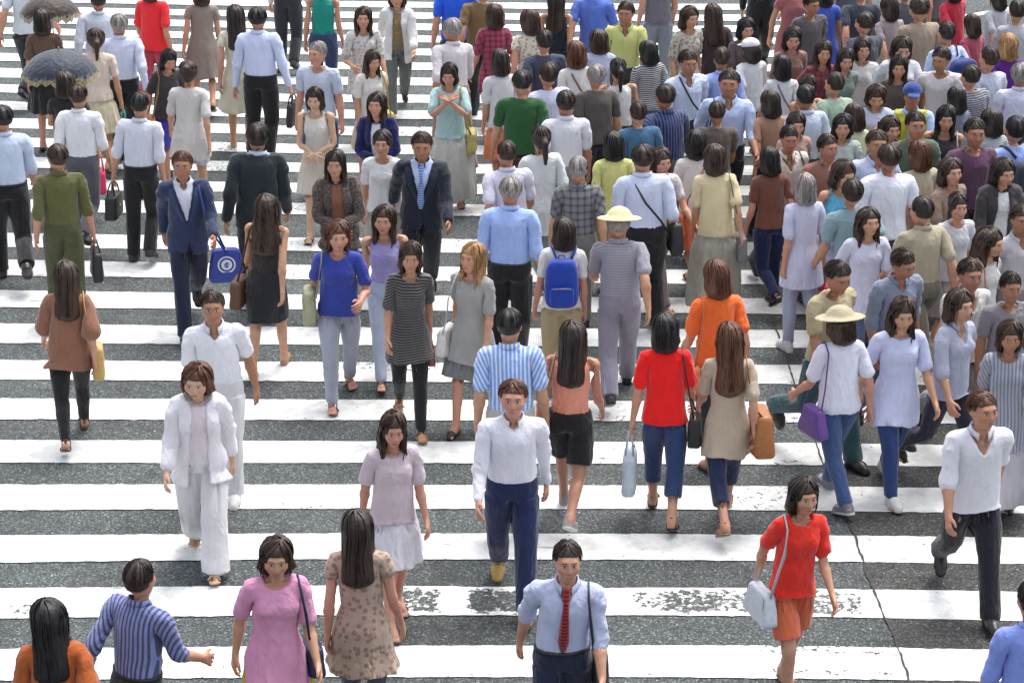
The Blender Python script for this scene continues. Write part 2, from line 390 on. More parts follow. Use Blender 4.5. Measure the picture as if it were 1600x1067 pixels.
# measured edges of each painted bar in the photograph, put back on the ground
XS = [0, 450, 1010, 1250, 1600]
BARS = [([1015, 1010, 1009, 1010, 1017], [1064, 1058.5, 1058.5, 1061, 1066]), ([920, 916, 918.7, 920, 925.5], [967, 962, 962, 964, 971]), ([837.5, 834.5, 835, 837, 841], [880, 874.5, 875.5, 878, 882]),
 ([758, 758, 759.5, 760.5, 765], [798, 796, 796, 799, 803]), ([688.5, 690, 691.5, 693, 698], [724, 724, 725.5, 727.5, 731]), ([623.5, 625, 627.5, 629, 632], [656, 657, 659, 661, 664]),
 ([563.5, 566.5, 570, 571.5, 575], [594, 596.5, 599.5, 601, 604]), ([506.5, 512, 515, 517, 521], [537, 539.5, 543, 544.5, 547]), ([454.5, 461, 466, 467.5, 470], [481, 484.5, 490, 492, 494]),
 ([406.5, 415, 422, 424, 426], [432, 437, 444, 446, 448]), ([365, 372, 378, 380, 381], [387, 393, 399.5, 401, 402]),
 ([312, 318, 323, 324, 325], [332, 336, 341, 342, 343]), ([279.5, 287, 291, 292, 292], [297, 302, 306, 307, 307]), ([245.5, 255, 260, 260, 260], [262.5, 270, 275, 275, 275]),
 ([215.5, 226, 231, 231, 231], [230, 240.5, 245, 245, 245]), ([185.5, 197.5, 203, 203, 202], [201, 212, 217, 217, 216]), ([159, 172, 177, 177, 176], [172.5, 186, 190, 190, 189]),
 ([133, 148, 152, 152, 151], [145.5, 160, 165, 165, 164]), ([107.5, 121, 126, 126, 125], [122, 133, 138, 138, 137]), ([84, 98, 102, 102, 101], [96, 109, 113, 113, 112]),
 ([62.5, 76, 80.5, 80, 79], [74, 86, 91, 90, 89]), ([44, 55, 61, 60, 58], [54, 65, 71.5, 70, 68]), ([27, 36, 42, 41, 40], [36, 46.5, 51.5, 51, 50]), ([11, 19, 24.5, 24, 23], [20, 28.5, 34, 33.5, 33]),
 ([-5, 2.5, 7.5, 7.5, 7], [3.5, 11.5, 16.5, 16.5, 16]), ([-20, -13, -8, -8, -9], [-12, -5, 0, 0, -1]), ([-35, -28, -23, -23, -24], [-27, -20, -15, -15, -16])]
EDGE = lambda y: 1328+.53*(y-65)
rg = np.random.RandomState(5)
for k, (tp, bt) in enumerate(BARS):
    cols = []
    ymid = (tp[3]+bt[3])/2; xr = EDGE(ymid); xl = -330
    # ends are cut square in the world: sample along pixel x
    xs = np.arange(xl, xr+1, 11 if k < 8 else 14); xs[-1] = xr
    fx = lambda arr, x: arr[0]+(arr[1]-arr[0])/450*x if x < 0 else (float(np.interp(x, XS, arr)) if x <= 1600 else arr[4]+(arr[4]-arr[3])/350*(x-1600))
    V = []; Wr = []; NR = 6
    for x in xs:
        a = np.array(at(x, fx(tp, x))); c = np.array(at(x, fx(bt, x)))
        j1, j2 = rg.normal(0, .0035, 2)
        for r in range(NR):
            t = r/(NR-1); p = a*(1-t)+c*t; p[1] += (j1 if r == 0 else j2 if r == NR-1 else 0); V.append((p[0], p[1], .008))
            w = .10*(1 if r in (0, NR-1) else 0)
            if k == 1:
                for x0, x1, s_ in ((612, 692, .85), (735, 830, .9), (985, 1050, .55), (1040, 1120, .8), (1120, 1350, .62), (160, 230, .45), (20, 110, .5), (370, 470, .3)):
                    if x0 < x < x1 and (r in (1, 2, 3, 4) if x > 500 else r in (3, 4)): w = max(w, s_)
            if k == 0 and 1180 < x < 1400 and r in (0, 1, 4): w = max(w, .4)
            if k == 6 and 540 < x < 790 and r in (0, 1, 2): w = max(w, .42)
            if k in (5, 4) and (1205 < x < 1260 or 930 < x < 1000) and r in (4, 5, 2): w = max(w, .35)
            if k == 3 and 1140 < x < 1260 or k == 3 and 400 < x < 520 and r > 3: w = max(w, .3)
            if k in (9, 10, 11, 12, 15) and 420 < x < 780: w = max(w, .28)
            if k in (14, 13) and 290 < x < 380: w = max(w, .4)
            Wr.append(w)
    F = [(i*NR+r, i*NR+r+1, (i+1)*NR+r+1, (i+1)*NR+r) for i in range(len(xs)-1) for r in range(NR-1)]
    me = mesh_from('painted_bar', V, F); at_ = me.attributes.new('wear', 'FLOAT', 'POINT'); at_.data.foreach_set('value', np.array(Wr, dtype=np.float32))
    link('painted_bar', me, PAINT_MAT, road)

# the joint between two road slabs: a thin recess-dark seam filled with tar
def seam(pts, w, name='tar_seam'):
    P = []
    for (x0, y0), (x1, y1) in zip(pts[:-1], pts[1:]):
        n = max(2, int(abs(y1-y0)+abs(x1-x0))//6)
        for i in range(n): P.append(at(x0+(x1-x0)*i/n, y0+(y1-y0)*i/n))
    P = np.array(P); P[:, 0] += np.convolve(rg.normal(0, .008, len(P)), np.ones(4)/4, 'same')+rg.normal(0, .0015, len(P)); V = []; F = []
    for i, p in enumerate(P):
        t = P[min(i+1, len(P)-1)]-P[max(i-1, 0)]; t /= np.linalg.norm(t); nn = np.array((-t[1], t[0])); ww = w*rg.uniform(.35, 1.25)
        V += [(*(p+nn*ww), .0125), (*(p-nn*ww), .0125)]
    for i in range(len(P)-1): F.append((2*i, 2*i+1, 2*i+3, 2*i+2))
    m, nt, b = (MATS['tar'] if 'tar' in MATS else MATS.setdefault('tar', nmat('tar'))); b.inputs['Base Color'].default_value = (.03, .031, .031, 1); b.inputs['Roughness'].default_value = .7
    return link(name, mesh_from(name, V, F), m, road)
seam([(1207, 505), (1220, 534), (1232, 572), (1240, 600), (1258, 650), (1275, 695), (1290, 735), (1316, 790), (1335, 840), (1346, 875), (1367, 930), (1385, 970), (1402, 1010), (1420, 1065), (1436, 1110)], .0085)
seam([(930, 919.5), (1000, 918.6), (1100, 918.6), (1200, 919.0), (1340, 920)], .006)
seam([(1360, 902), (1450, 903), (1600, 905)], .003)
seam([(0, 431.5), (90, 432), (210, 434)], .004)
seam([(300, 404), (345, 401), (400, 404)], .004)
# white edge line on the carriageway past the end of the crossing
a, b2 = at(1490, 29), at(1640, 4); d = np.array(b2)-np.array(a); d /= np.linalg.norm(d); nn = np.array((-d[1], d[0]))*.07
V = [(*(np.array(a)+nn), .004), (*(np.array(a)-nn), .004), (*(np.array(b2)+d*3-nn), .004), (*(np.array(b2)+d*3+nn), .004)]
me = mesh_from('lane_line', V, [(0, 1, 2, 3)]); link('lane_line', me, PAINT_MAT, road)
# ------------------------------------------------------------------ the figure: rest pose, 1.70 m tall, facing -Y, arms 35 degrees out
s35, c35 = math.sin(R(35)), math.cos(R(35))
SH = {'m': .180, 'f': .158}
def joints(sex):
    sx = SH[sex]; J = {}
    J['pelvis'] = (0, 0, .93); J['spine'] = (0, 0, 1.02); J['chest'] = (0, 0, 1.17); J['neck'] = (0, .012, 1.42); J['head'] = (0, .01, 1.51)
    for s, n in ((1, 'L'), (-1, 'R')):
        sh = np.array((sx, .005, 1.385)); el = sh+.285*np.array((s35, 0, -c35)); wr = el+.245*np.array((s35, 0, -c35)); fi = wr+.10*np.array((s35, 0, -c35))
        for k, p in (('uarm', sh), ('farm', el), ('hand', wr), ('grip', fi)): J[k+n] = (s*p[0], p[1], p[2])
        for k, p in (('thigh', (.088, 0, .885)), ('shin', (.098, -.005, .49)), ('foot', (.104, .018, .085)), ('toe', (.112, -.13, .02))): J[k+n] = (s*p[0], p[1], p[2])
    return {k: np.array(v, float) for k, v in J.items()}
JT = {s: joints(s) for s in 'mf'}
BONES = ['pelvis', 'spine', 'chest', 'neck', 'head'] + [b+n for n in 'LR' for b in ('uarm', 'farm', 'hand', 'thigh', 'shin', 'foot')]
BI = {b: i for i, b in enumerate(BONES)}
PARENT = {'pelvis': None, 'spine': 'pelvis', 'chest': 'spine', 'neck': 'chest', 'head': 'neck'}
for n in 'LR': PARENT.update({'uarm'+n: 'chest', 'farm'+n: 'uarm'+n, 'hand'+n: 'farm'+n, 'thigh'+n: 'pelvis', 'shin'+n: 'thigh'+n, 'foot'+n: 'shin'+n})

TORSO = {'m': [(.86, .155, .105, 0, .012), (.92, .166, .116, 0, .012), (.98, .160, .110, 0, .006), (1.06, .142, .100, 0, 0), (1.12, .142, .100, 0, 0), (1.22, .160, .112, 0, 0), (1.31, .172, .116, 0, 0), (1.37, .165, .100, 0, .006), (1.41, .115, .072, 0, .012), (1.44, .062, .056, 0, .014)],
         'f': [(.85, .150, .108, 0, .014), (.91, .170, .120, 0, .016), (.98, .155, .108, 0, .008), (1.06, .122, .088, 0, 0), (1.10, .120, .086, 0, 0), (1.20, .136, .096, 0, 0), (1.30, .148, .100, 0, 0), (1.37, .142, .085, 0, .008), (1.41, .098, .064, 0, .012), (1.44, .050, .048, 0, .014)]}
def grow(prof, o, oy=None): return [(z, rx+o, ry+(o if oy is None else oy), cx, cy) for z, rx, ry, cx, cy in prof]
def legdims(sex, o=0.0):
    a = .086 if sex == 'm' else .085; return a+o, (.056 if sex == 'm' else .052)+o, (.037 if sex == 'm' else .033)+o

def body_template(sex, lod=0):
    if sex in BSRC: V, Q = BSRC[sex]; return body_dec(sex, V, Q, lod)
    h = .0065; g = Grid((-.66, -.21, -.02), (.66, .16, 1.74), h); J = JT[sex]
    g.loft(TORSO[sex], .02)
    if sex == 'f':
        for s in (1, -1): g.ell((s*.062, -.072, 1.265), (.056, .05, .056), .03)
    for n, s in (('L', 1), ('R', -1)):
        k = 1.0 if sex == 'm' else .86
        g.cone((s*.045, .01, 1.405), J['uarm'+n], .046, .054*k, .05)
        g.cone(J['uarm'+n], J['farm'+n], .050*k, .038*k, .03)
        m = J['farm'+n]*.72+J['hand'+n]*.28
        g.cone(J['farm'+n], m, .036*k, .041*k, .02); g.cone(m, J['hand'+n], .041*k, .025*k, .02)
        d = np.array((s*s35, 0, -c35)); inn = np.array((-s*c35, 0, -s35)); y = np.array((0, 1.0, 0)); w = J['hand'+n]
        # palm and the five fingers, curled a little towards the thigh
        for o in (-.026, 0, .026): g.cone(w+.012*d+y*o*.5, w+.078*d+y*o, .017, .013, .014)
        for o, ln in ((-.040, .062), (-.0135, .072), (.0135, .067), (.039, .050)):
            a = w+.084*d+y*o*.86; d1 = d*.93+inn*.36+y*o*1.2; d2 = d*.55+inn*.83
            b = a+d1*ln*.55; c = b+d2*ln*.5
            g.cone(a, b, .0098, .0088, .006); g.cone(b, c, .0088, .0075, .003)
        a = w+.022*d-y*.018+inn*.004; b = a+d*.036-y*.036+inn*.012; c = b+d*.034-y*.008+inn*.012
        g.cone(a, b, .015, .0115, .012); g.cone(b, c, .0112, .0085, .005)
        rt, rk, ra = legdims(sex)
        g.cone(J['thigh'+n]+(0, 0, -.02), J['shin'+n], rt, rk, .02); g.cone(J['shin'+n], J['foot'+n], rk*.96, ra, .02)
        g.ell(J['shin'+n]*.68+J['foot'+n]*.32+(0, .022, 0), (.046*k, .046*k, .105), .03)
        g.ell((s*.082, .052, .90), (.078, .075, .088), .03)
        f = J['foot'+n]; g.cone(f+(0, .02, -.045), f+(s*.008, -.11, -.055), .032, .030, .03); g.cone(f, f+(s*.006, -.09, -.045), .035, .026, .03)
        for i, (ox, oy, r) in enumerate(((-.022, -.158, .0125), (-.004, -.158, .0095), (.010, -.153, .009), (.023, -.145, .0085), (.034, -.135, .008))):
            g.cone(f+(s*(ox*.8+.006), -.115, -.062), f+(s*(ox+.010), oy, -.069), .013, r, .008)
    g.cone((0, .016, 1.41), (0, .012, 1.54), .056 if sex == 'm' else .046, .052 if sex == 'm' else .045, .03)
    jw = 1.0 if sex == 'm' else .92
    g.ell((0, .012, 1.612), (.077, .096, .090), .02); g.ell((0, -.030, 1.552), (.060*jw, .062, .070), .04)
    g.ell((0, -.066, 1.508), (.026*jw, .024, .020), .03)                      # chin
    g.cone((-.035, -.074, 1.627), (.035, -.074, 1.627), .013, .013, .02)     # brow
    for s in (1, -1):
        g.ell((s*.042, -.060, 1.573), (.022, .022, .020), .03)
        g.sub_ell((s*.030, -.101, 1.604), (.022, .016, .013), .02)
        g.ell((s*.030, -.077, 1.604), (.0135, .0135, .0125), .004)
        g.ell((s*.078, .010, 1.590), (.009, .020, .032), .008)
        g.ell((s*.011, -.092, 1.566), (.010, .010, .009), .01)
    g.cone((0, -.088, 1.612), (0, -.104, 1.570), .009, .0135, .014)
    g.ell((0, -.090, 1.539), (.023, .012, .0065), .008); g.ell((0, -.088, 1.529), (.020, .012, .0075), .008)
    BSRC[sex] = g.mesh(); return body_dec(sex, *BSRC[sex], lod)
BSRC = {}
def body_dec(sex, V, Q, lod):


    return decimate(V, Q, 7200 if lod == 0 else 4300)

# ---- garments: each returns a filled Grid
def sleeves(g, J, t1, r0, r1, r2=None, r3=None, k=.03):
    """t1: sleeve length along upper arm (0..1) or beyond the elbow (1..2)"""
    for n in 'LR':
        a, e, w = J['uarm'+n], J['farm'+n], J['hand'+n]; s = 1 if n == 'L' else -1
        rs_ = min(r0, .0585 if a[0]*a[0] > .029 else .0515)
        a2 = a+(e-a)*.22+np.array((0, 0, -.004)); g.cone((s*.05, .01, 1.402), a+np.array((-s*.010, 0, -.008)), .052, rs_, .05); g.cone(a+np.array((-s*.010, 0, -.008)), a2, rs_, r0, k)
        if t1 <= 1: g.cone(a2, a+(e-a)*max(t1, .3), r0, r1, k)
        else:
            g.cone(a2, e, r0, r1, k); g.cone(e, e+(w-e)*(t1-1), r2 or r1, r3 or r1, k)
def top_grid(sex, kind):
    J = JT[sex]; T = TORSO[sex]; g = Grid((-.56, -.27, .35), (.56, .25, 1.52), .0105)
    m = sex == 'm'
    def torso(hem, loose, z0r=None, o=.011):
        P = []
        for z, rx, ry, cx, cy in grow(T, o):
            if z < hem: continue
            f = max(0, min(1, (1.34-z)/.3)); wmin = .150 if m else .132
            P.append((z, max(rx, (wmin+loose)*f+rx*(1-f)), max(ry, (wmin*.72+loose)*f+ry*(1-f)), cx, cy))
        z, rx, ry = P[0][:3]; P.insert(0, (hem, (z0r or rx), (z0r*.72 if z0r else ry), 0, .008)); g.loft(P, .02)
        if not m:
            for s in (1, -1): g.ell((s*.060, -.078, 1.262), (.064, .052, .062), .05)
    def neck(r, dz=0, dy=-.03): g.sub_ell((0, dy, 1.475+dz), (r, r, r*.95), .008)
    def vneck(bottom, slope):
        g.cut(lambda X, Y, Z: np.minimum(np.minimum((Z-bottom)*slope-np.abs(X), -.045+np.clip((Z-1.36)*1.3, 0, .085)-Y), Z-bottom))
    def collar(o=.0):
        g.loft([(1.412, .080 if m else .068, .070 if m else .062, 0, .008), (1.462, .066 if m else .058, .060 if m else .054, 0, .014)], .006)
    if kind == 'tee': torso(.90, .012); sleeves(g, J, .62, .060 if m else .051, .061 if m else .053); neck(.088)
    elif kind == 'blouse': torso(.86, .03, .205 if m else .19); sleeves(g, J, .72, .054, .066); neck(.092)
    elif kind == 'shirt_short': torso(.955, .016); sleeves(g, J, .72, .061 if m else .052, .064 if m else .055); vneck(1.35, .78)
    elif kind == 'shirt_rolled': torso(.955, .016); sleeves(g, J, 1.15, .061 if m else .052, .056 if m else .046, .055 if m else .046, .055 if m else .046); vneck(1.35, .78)
    elif kind == 'shirt': torso(.955, .016); sleeves(g, J, 1.93, .060 if m else .051, .056 if m else .047, .052 if m else .045, .038 if m else .032); vneck(1.375, .8)
    elif kind == 'shirt_loose': torso(.84, .03, .20); sleeves(g, J, 1.1, .062, .060, .060, .063); vneck(1.30, .6)
    elif kind == 'tank': torso(.90, .010); g.sub_ell((.225, 0, 1.36), (.075, .2, .12)); g.sub_ell((-.225, 0, 1.36), (.075, .2, .12)); neck(.100, -.005)
    elif kind == 'wide': torso(.78, .045, .24); sleeves(g, J, .95, .062, .095); neck(.095)
    elif kind == 'jacket':
        P = [(z, max(rx, .158 if m else .142), ry, cx, cy) for z, rx, ry, cx, cy in grow(T, .026) if z > .83]; P.insert(0, (.80, .192 if m else .182, .142, 0, .01)); g.loft(P, .02)
        sleeves(g, J, 1.90, .063 if m else .055, .059 if m else .051, .056 if m else .048, .047 if m else .042)
        g.loft([(1.41, .084, .078, 0, .014), (1.455, .072, .066, 0, .02)], .008); g.sub_ell((0, -.012, 1.475), (.066, .068, .085), .004); vneck(1.10, .27)
        g.cut(lambda X, Y, Z: np.minimum((.93-Z)*.25-np.abs(X), -.03-Y)); g.cut(lambda X, Y, Z: np.minimum(.0055-np.abs(X-.012), np.minimum(-.115-Y, 1.14-Z)))
    elif kind == 'cardigan':
        P = [(z, max(rx, .165 if m else .150), ry, cx, cy) for z, rx, ry, cx, cy in grow(T, .024) if z > .83]; P.insert(0, (.76, .225, .175, 0, .01)); g.loft(P, .02)
        if not m:
            for s in (1, -1): g.ell((s*.060, -.085, 1.262), (.064, .052, .062), .05)
        sleeves(g, J, 1.7, .062, .058, .056, .052)
        g.cut(lambda X, Y, Z: np.minimum(.045+.05*np.clip((1.5-Z), 0, 1)-np.abs(X), -.01-Y)); neck(.09)
    elif kind == 'vest':
        P = [(z, max(rx, .160 if m else .145), ry, cx, cy) for z, rx, ry, cx, cy in grow(T, .026) if z > .83]; P.insert(0, (.83, .190, .145, 0, .01)); g.loft(P, .02)
        g.sub_ell((.25, 0, 1.36), (.085, .2, .13)); g.sub_ell((-.25, 0, 1.36), (.085, .2, .13))
        g.cut(lambda X, Y, Z: np.minimum(.05-np.abs(X), -.01-Y)); neck(.09)
    elif kind in ('dress', 'dress_long', 'dress_short', 'tunic'):
        hem = {'dress': .50, 'dress_long': .18, 'dress_short': .60, 'tunic': .66}[kind]
        g2 = g
        if hem < .36: g = g2 = Grid((-.56, -.27, .12), (.56, .25, 1.52), .0115)
        P = []
        for z, rx, ry, cx, cy in grow(T, .012):
            if z >= 1.0: f = max(0, min(1, (1.30-z)/.25)); P.append((z, max(rx, .142*f+rx*(1-f)), max(ry, .108*f+ry*(1-f)), cx, cy))
        fl = .255 if kind != 'tunic' else .225
        P = [(hem, fl, fl*.84, 0, .008), (.74, .212, .165, 0, .01), (.90, .190, .146, 0, .012)]+P
        P = [p for p in P if p[0] >= hem]
        g.loft(P, .02, wob=lambda th, Z: .035*np.sin(9*th+1.3)*np.clip((.95-Z)/.4, 0, 1)+.02*np.sin(14*th)*np.clip((.85-Z)/.4, 0, 1))
        if not m:
            for s in (1, -1): g.ell((s*.060, -.076, 1.262), (.062, .052, .060), .05)
        if kind == 'tunic': sleeves(g, J, .80, .053, .062); g.sub_ell((0, -.03, 1.47), (.09, .09, .085), .008)
        else:
            sleeves(g, J, .32, .051, .056); g.sub_ell((0, -.03, 1.47), (.095, .095, .09), .008)
    return g
def bottom_grid(sex, kind):
    J = JT[sex]; T = TORSO[sex]; g = Grid((-.30, -.26, .03), (.30, .26, 1.05), .0105); m = sex == 'm'
    P = [(z, rx, ry, cx, cy) for z, rx, ry, cx, cy in grow(T, .015) if z < 1.0]
    wt = np.interp(1.005, [p[0] for p in T], [p[1] for p in T])+.017
    P.append((1.005, wt, wt*.70, 0, .004))
    if kind in ('trousers', 'slim', 'wide', 'capri', 'shorts', 'leggings'):
        g.loft(P, .02)
        hem = {'trousers': .055, 'slim': .085, 'wide': .06, 'capri': .26, 'shorts': .56, 'leggings': .10}[kind]
        a, b, c = {'trousers': (.100, .078, .070), 'slim': (.101, .074, .056), 'wide': (.105, .10, .115), 'capri': (.100, .080, .076), 'shorts': (.106, .10, .10), 'leggings': (.099, .071, .050)}[kind]
        if not m: a, b, c = a*.98, b*.93, c*.92
        for n, s in (('L', 1), ('R', -1)):
            hp, kn, an = J['thigh'+n], J['shin'+n], J['foot'+n]
            pr = [(.06, c, c*1.02, an[0], an[1]-.004), (.49, b, b*1.03, kn[0], kn[1]+.003), (.70, (a+b)/2+.006, (a+b)/2+.008, (kn[0]+hp[0])/2, .004), (.86, a, a*1.12, hp[0], .006)]
            zz = [p[0] for p in pr]; row = [hem]+[float(np.interp(hem, zz, [p[i] for p in pr])) for i in (1, 2, 3, 4)]
            pr = [tuple(row)]+[p for p in pr if p[0] > hem+.01]
            g.loft(pr, .016)
            if hem < .15 and kind != 'leggings': g.cone((an[0], an[1]-.035, .085), (an[0], an[1]-.02, .12), c*.7, c*.8, .03)
            g.ell((s*.082, .050, .90), (.086, .085, .092), .03)
            if hem < .2: g.ell(kn*.68+an*.32+np.array((0, .022, 0)), (.053, .055, .115), .03)
    else:
        hem, rx, ry = {'skirt': (.52, .255, .205), 'pencil': (.52, .185, .135), 'long': (.17, .30, .23), 'mini': (.64, .21, .165)}[kind]
        P = [(hem, rx, ry, 0, .008), (.74, .5*(rx+.19), .5*(ry+.14), 0, .01), (.90, .186, .138, 0, .012), (1.005, wt, wt*.72, 0, .004)]
        wv = 0 if kind == 'pencil' else 1
        g.loft([p for p in P if p[0] >= hem], .02, wob=lambda th, Z: wv*(.045*np.sin(10*th+.7)+.02*np.sin(17*th))*np.clip((.97-Z)/.35, 0, 1))
    return g
def shoe_template(kind):
    """right over J['footL'] shifted to x=0"""
    g = Grid((-.075, -.19, -.012), (.095, .10, .20), .0058); f = np.array((0, .018, .085))
    sole = lambda w, z0, z1: g.loft([(z0, w, .138, .006, -.045), (z1, w*.96, .135, .006, -.045)], .004)
    def solecut(z0, z1, k=1.0):
        g.cone((0, .045, (z0+z1)/2), (.010, -.115, (z0+z1)/2), .036*k, .042*k, .004)
    if kind == 'sandal':
        g.cone((0, .048, .004), (.010, -.115, .004), .036, .045, .004); g.cut(lambda X, Y, Z: np.maximum(Z-.014, -Z-.004)*np.ones_like(X+Y))
        g.cone((-.044, -.092, .022), (-.02, -.095, .052), .008, .008, .004); g.cone((-.02, -.095, .052), (.035, -.092, .050), .008, .008, .004); g.cone((.035, -.092, .050), (.056, -.088, .022), .008, .008, .004)
        for s in (1, -1):
            g.cone((s*.040, .03, .012), (s*.039, .025, .095), .006, .006, .004); g.cone((s*.039, .025, .095), (0, -.026, .096), .006, .006, .004)
            g.cone((s*.039, .025, .095), (0, .062, .100), .006, .006, .004)
    elif kind == 'pump':
        g.cone((0, .045, .028), (.008, -.09, .024), .040, .043, .02); g.cone((.008, -.09, .024), (.010, -.135, .016), .038, .026, .02)
        g.sub_ell((0, .0, .070), (.034, .085, .040), .004); g.cut(lambda X, Y, Z: (-.001-Z)*np.ones_like(X+Y))
    else:
        hi = kind == 'sneaker'
        g.cone((0, .045, .030), (.008, -.10, .026), .042, .045, .03); g.cone((.008, -.10, .026), (.010, -.148, .020), .043, .030, .03)
        g.cone((0, .022, .045), (0, .018, .112 if hi else .098), .046, .045, .03); g.cone((0, .0, .075), (.006, -.085, .042), .040, .036, .03)
        g.cone((0, .052, .002), (.010, -.142, .002), .043, .040, .004)
        g.cut(lambda X, Y, Z: (Z-(.115 if hi else .100))*np.ones_like(X+Y)); g.cut(lambda X, Y, Z: (-.006-Z)*np.ones_like(X+Y))
    return g
def hair_template(kind):
    g = Grid((-.20, -.16, 1.05), (.20, .30, 1.80), .0085)
    big = kind not in ('short', 'grey_short', 'bald')
    o = .017 if big else .011
    g.ell((0, .022, 1.618), (.080+o, .094+o, .092+o), .01)
    g.cone((0, .055, 1.60), (0, .050, 1.55), .060, .050, .03)
    if kind in ('bob', 'long', 'wavy'):
        zb = {'bob': 1.475, 'long': 1.26, 'wavy': 1.22}[kind]; w = .01 if kind != 'wavy' else .022
        for s in (1, -1):
            g.cone((s*.066, .02, 1.60), (s*(.070+w), .022, zb+.04), .036, .030+w*.5, .02)
            if kind != 'bob': g.cone((s*.062, .01, 1.54), (s*.088, -.045, zb+.14), .034, .024, .02)
        g.cone((0, .058, 1.60), (0, .092 if kind != 'bob' else .066, zb), .066, .050+w, .03)
        for s in (1, -1): g.cone((s*.04, .058, 1.58), (s*.055, .088 if kind != 'bob' else .06, zb+.01), .05, .042+w, .03)
    elif kind == 'ponytail':
        g.cone((0, .115, 1.63), (0, .150, 1.58), .026, .034, .01); g.cone((0, .150, 1.58), (0, .140, 1.38), .034, .018, .01)
    elif kind == 'bun':
        g.ell((0, .125, 1.655), (.042, .040, .042), .01)
    # keep the face, ears and throat clear
    if kind in ('short', 'grey_short'):
        g.cut(lambda X, Y, Z: np.minimum(-(Y+.012+ .9*np.maximum(0, Z-1.655)) if False else (-.030-Y), (1.662-.25*np.abs(X)-Z)))
        g.cut(lambda X, Y, Z: np.minimum(.022-Y, 1.607-Z)*np.ones_like(X)); g.cut(lambda X, Y, Z: (1.535+.15*(.11-Y)-Z)*np.ones_like(X))
    else:
        g.cut(lambda X, Y, Z: np.minimum(np.minimum(-.026-Y, 1.652-4.5*np.maximum(0, np.abs(X)-.04)-Z), .062-np.abs(X)))
        g.cut(lambda X, Y, Z: np.minimum(np.minimum(.03-Y, 1.56-Z), .055-np.abs(X)))
    return g
def hat_template(kind):
    g = Grid((-.24, -.26, 1.55), (.24, .26, 1.78), .0085)
    if kind == 'sunhat':
        g.ell((0, .012, 1.650), (.104, .118, .095), .01); g.ell((0, .012, 1.645), (.185, .20, .016), .03)
    elif kind == 'cap':
        g.ell((0, .014, 1.650), (.101, .116, .084), .01); g.ell((0, -.12, 1.652), (.068, .085, .011), .01)
    g.cut(lambda X, Y, Z: (1.628-Z)*np.ones_like(X+Y)); return g

# ---- weights
def seg_d(V, a, b):
    ab = b-a; t = np.clip(((V-a)@ab)/(ab@ab+1e-9), 0, 1); return np.linalg.norm(V-a-t[:, None]*ab, axis=1)
def weights(V, sex, mode):
    J = JT[sex]; D = np.full((len(V), len(BONES)), 9.0)
    def s(b, p, q, r): D[:, BI[b]] = seg_d(V, np.array(p, float), np.array(q, float))-r
    if mode != 'hair':
        s('pelvis', (0, 0, .90), (0, 0, .98), .15); s('spine', (0, 0, 1.04), (0, 0, 1.12), .13); s('chest', (0, 0, 1.22), (0, 0, 1.34), .14); 
        s('neck', (0, .01, 1.45), (0, .01, 1.50), .05)
        for n in 'LR':
            s('uarm'+n, J['uarm'+n], J['farm'+n], .045)
            s('farm'+n, J['farm'+n], J['hand'+n], .035)
            if mode == 'body': s('hand'+n, J['hand'+n]+(J['grip'+n]-J['hand'+n])*.15, J['grip'+n]+(J['grip'+n]-J['hand'+n])*.8, .03)
            s('thigh'+n, J['thigh'+n]-(0, 0, .05), J['shin'+n], .08)
            if mode in ('body', 'legs'):
                s('shin'+n, J['shin'+n], J['foot'+n], .045); s('foot'+n, J['foot'+n]-(0, 0, .03), J['toe'+n], .03)
        if mode == 'legs':
            for b in ('spine', 'chest', 'neck', 'uarmL', 'uarmR', 'farmL', 'farmR'): D[:, BI[b]] = 9
            D[:, BI['footL']] = D[:, BI['footR']] = 9
        if mode == 'body': s('head', (0, 0, 1.57), (0, 0, 1.64), .075)
        W = np.exp(-np.maximum(D, -.02)/.020); W /= W.sum(1, keepdims=True)
        if mode in ('body', 'legs'):   # keep left and right legs apart
            for a, b in (('L', 'R'), ('R', 'L')):
                side = (V[:, 0] > 0) if a == 'L' else (V[:, 0] < 0)
                for k in ('thigh', 'shin', 'foot'):
                    m = side & (V[:, 2] < .84); W[m, BI[k+a]] += W[m, BI[k+b]]; W[m, BI[k+b]] = 0
        if mode == 'body':
            hd = V[:, 2] > 1.53; t = np.clip((V[:, 2]-1.50)/.035, 0, 1)[:, None]; nx = (np.abs(V[:, 0]) < .12)[:, None]
            Wh = np.zeros_like(W); Wh[:, BI['head']] = 1; t = t*nx; W = W*(1-t)+Wh*t
        if mode in ('top', 'skirt'):
            # cloth below the hips follows both thighs softly
            z = np.clip((.98-V[:, 2])/.42, 0, 1); sd = np.clip(.5+V[:, 0]/.20, 0, 1)
            low = (V[:, 2] < .98) & (np.abs(V[:, 0]) < .32) if mode == 'top' else np.ones(len(V), bool)
            torso = W[:, BI['pelvis']]+W[:, BI['thighL']]+W[:, BI['thighR']]+(W[:, BI['spine']] if mode == 'skirt' else 0)
            k = .85*z**.8
            for b, v in (('pelvis', torso*(1-k)), ('thighL', torso*k*sd), ('thighR', torso*k*(1-sd))): W[low, BI[b]] = v[low]
            W /= W.sum(1, keepdims=True)
            deep = np.clip((.50-V[:, 2])/.35, 0, 1)*.6*low    # long hems trail with the shins
            for n in 'LR':
                mv = W[:, BI['thigh'+n]]*deep; W[:, BI['thigh'+n]] -= mv; W[:, BI['shin'+n]] += mv
        return W
    W = np.zeros((len(V), len(BONES))); t = np.clip((1.53-V[:, 2])/.12, 0, 1)*.85
    W[:, BI['head']] = 1-t; W[:, BI['chest']] = t; return W

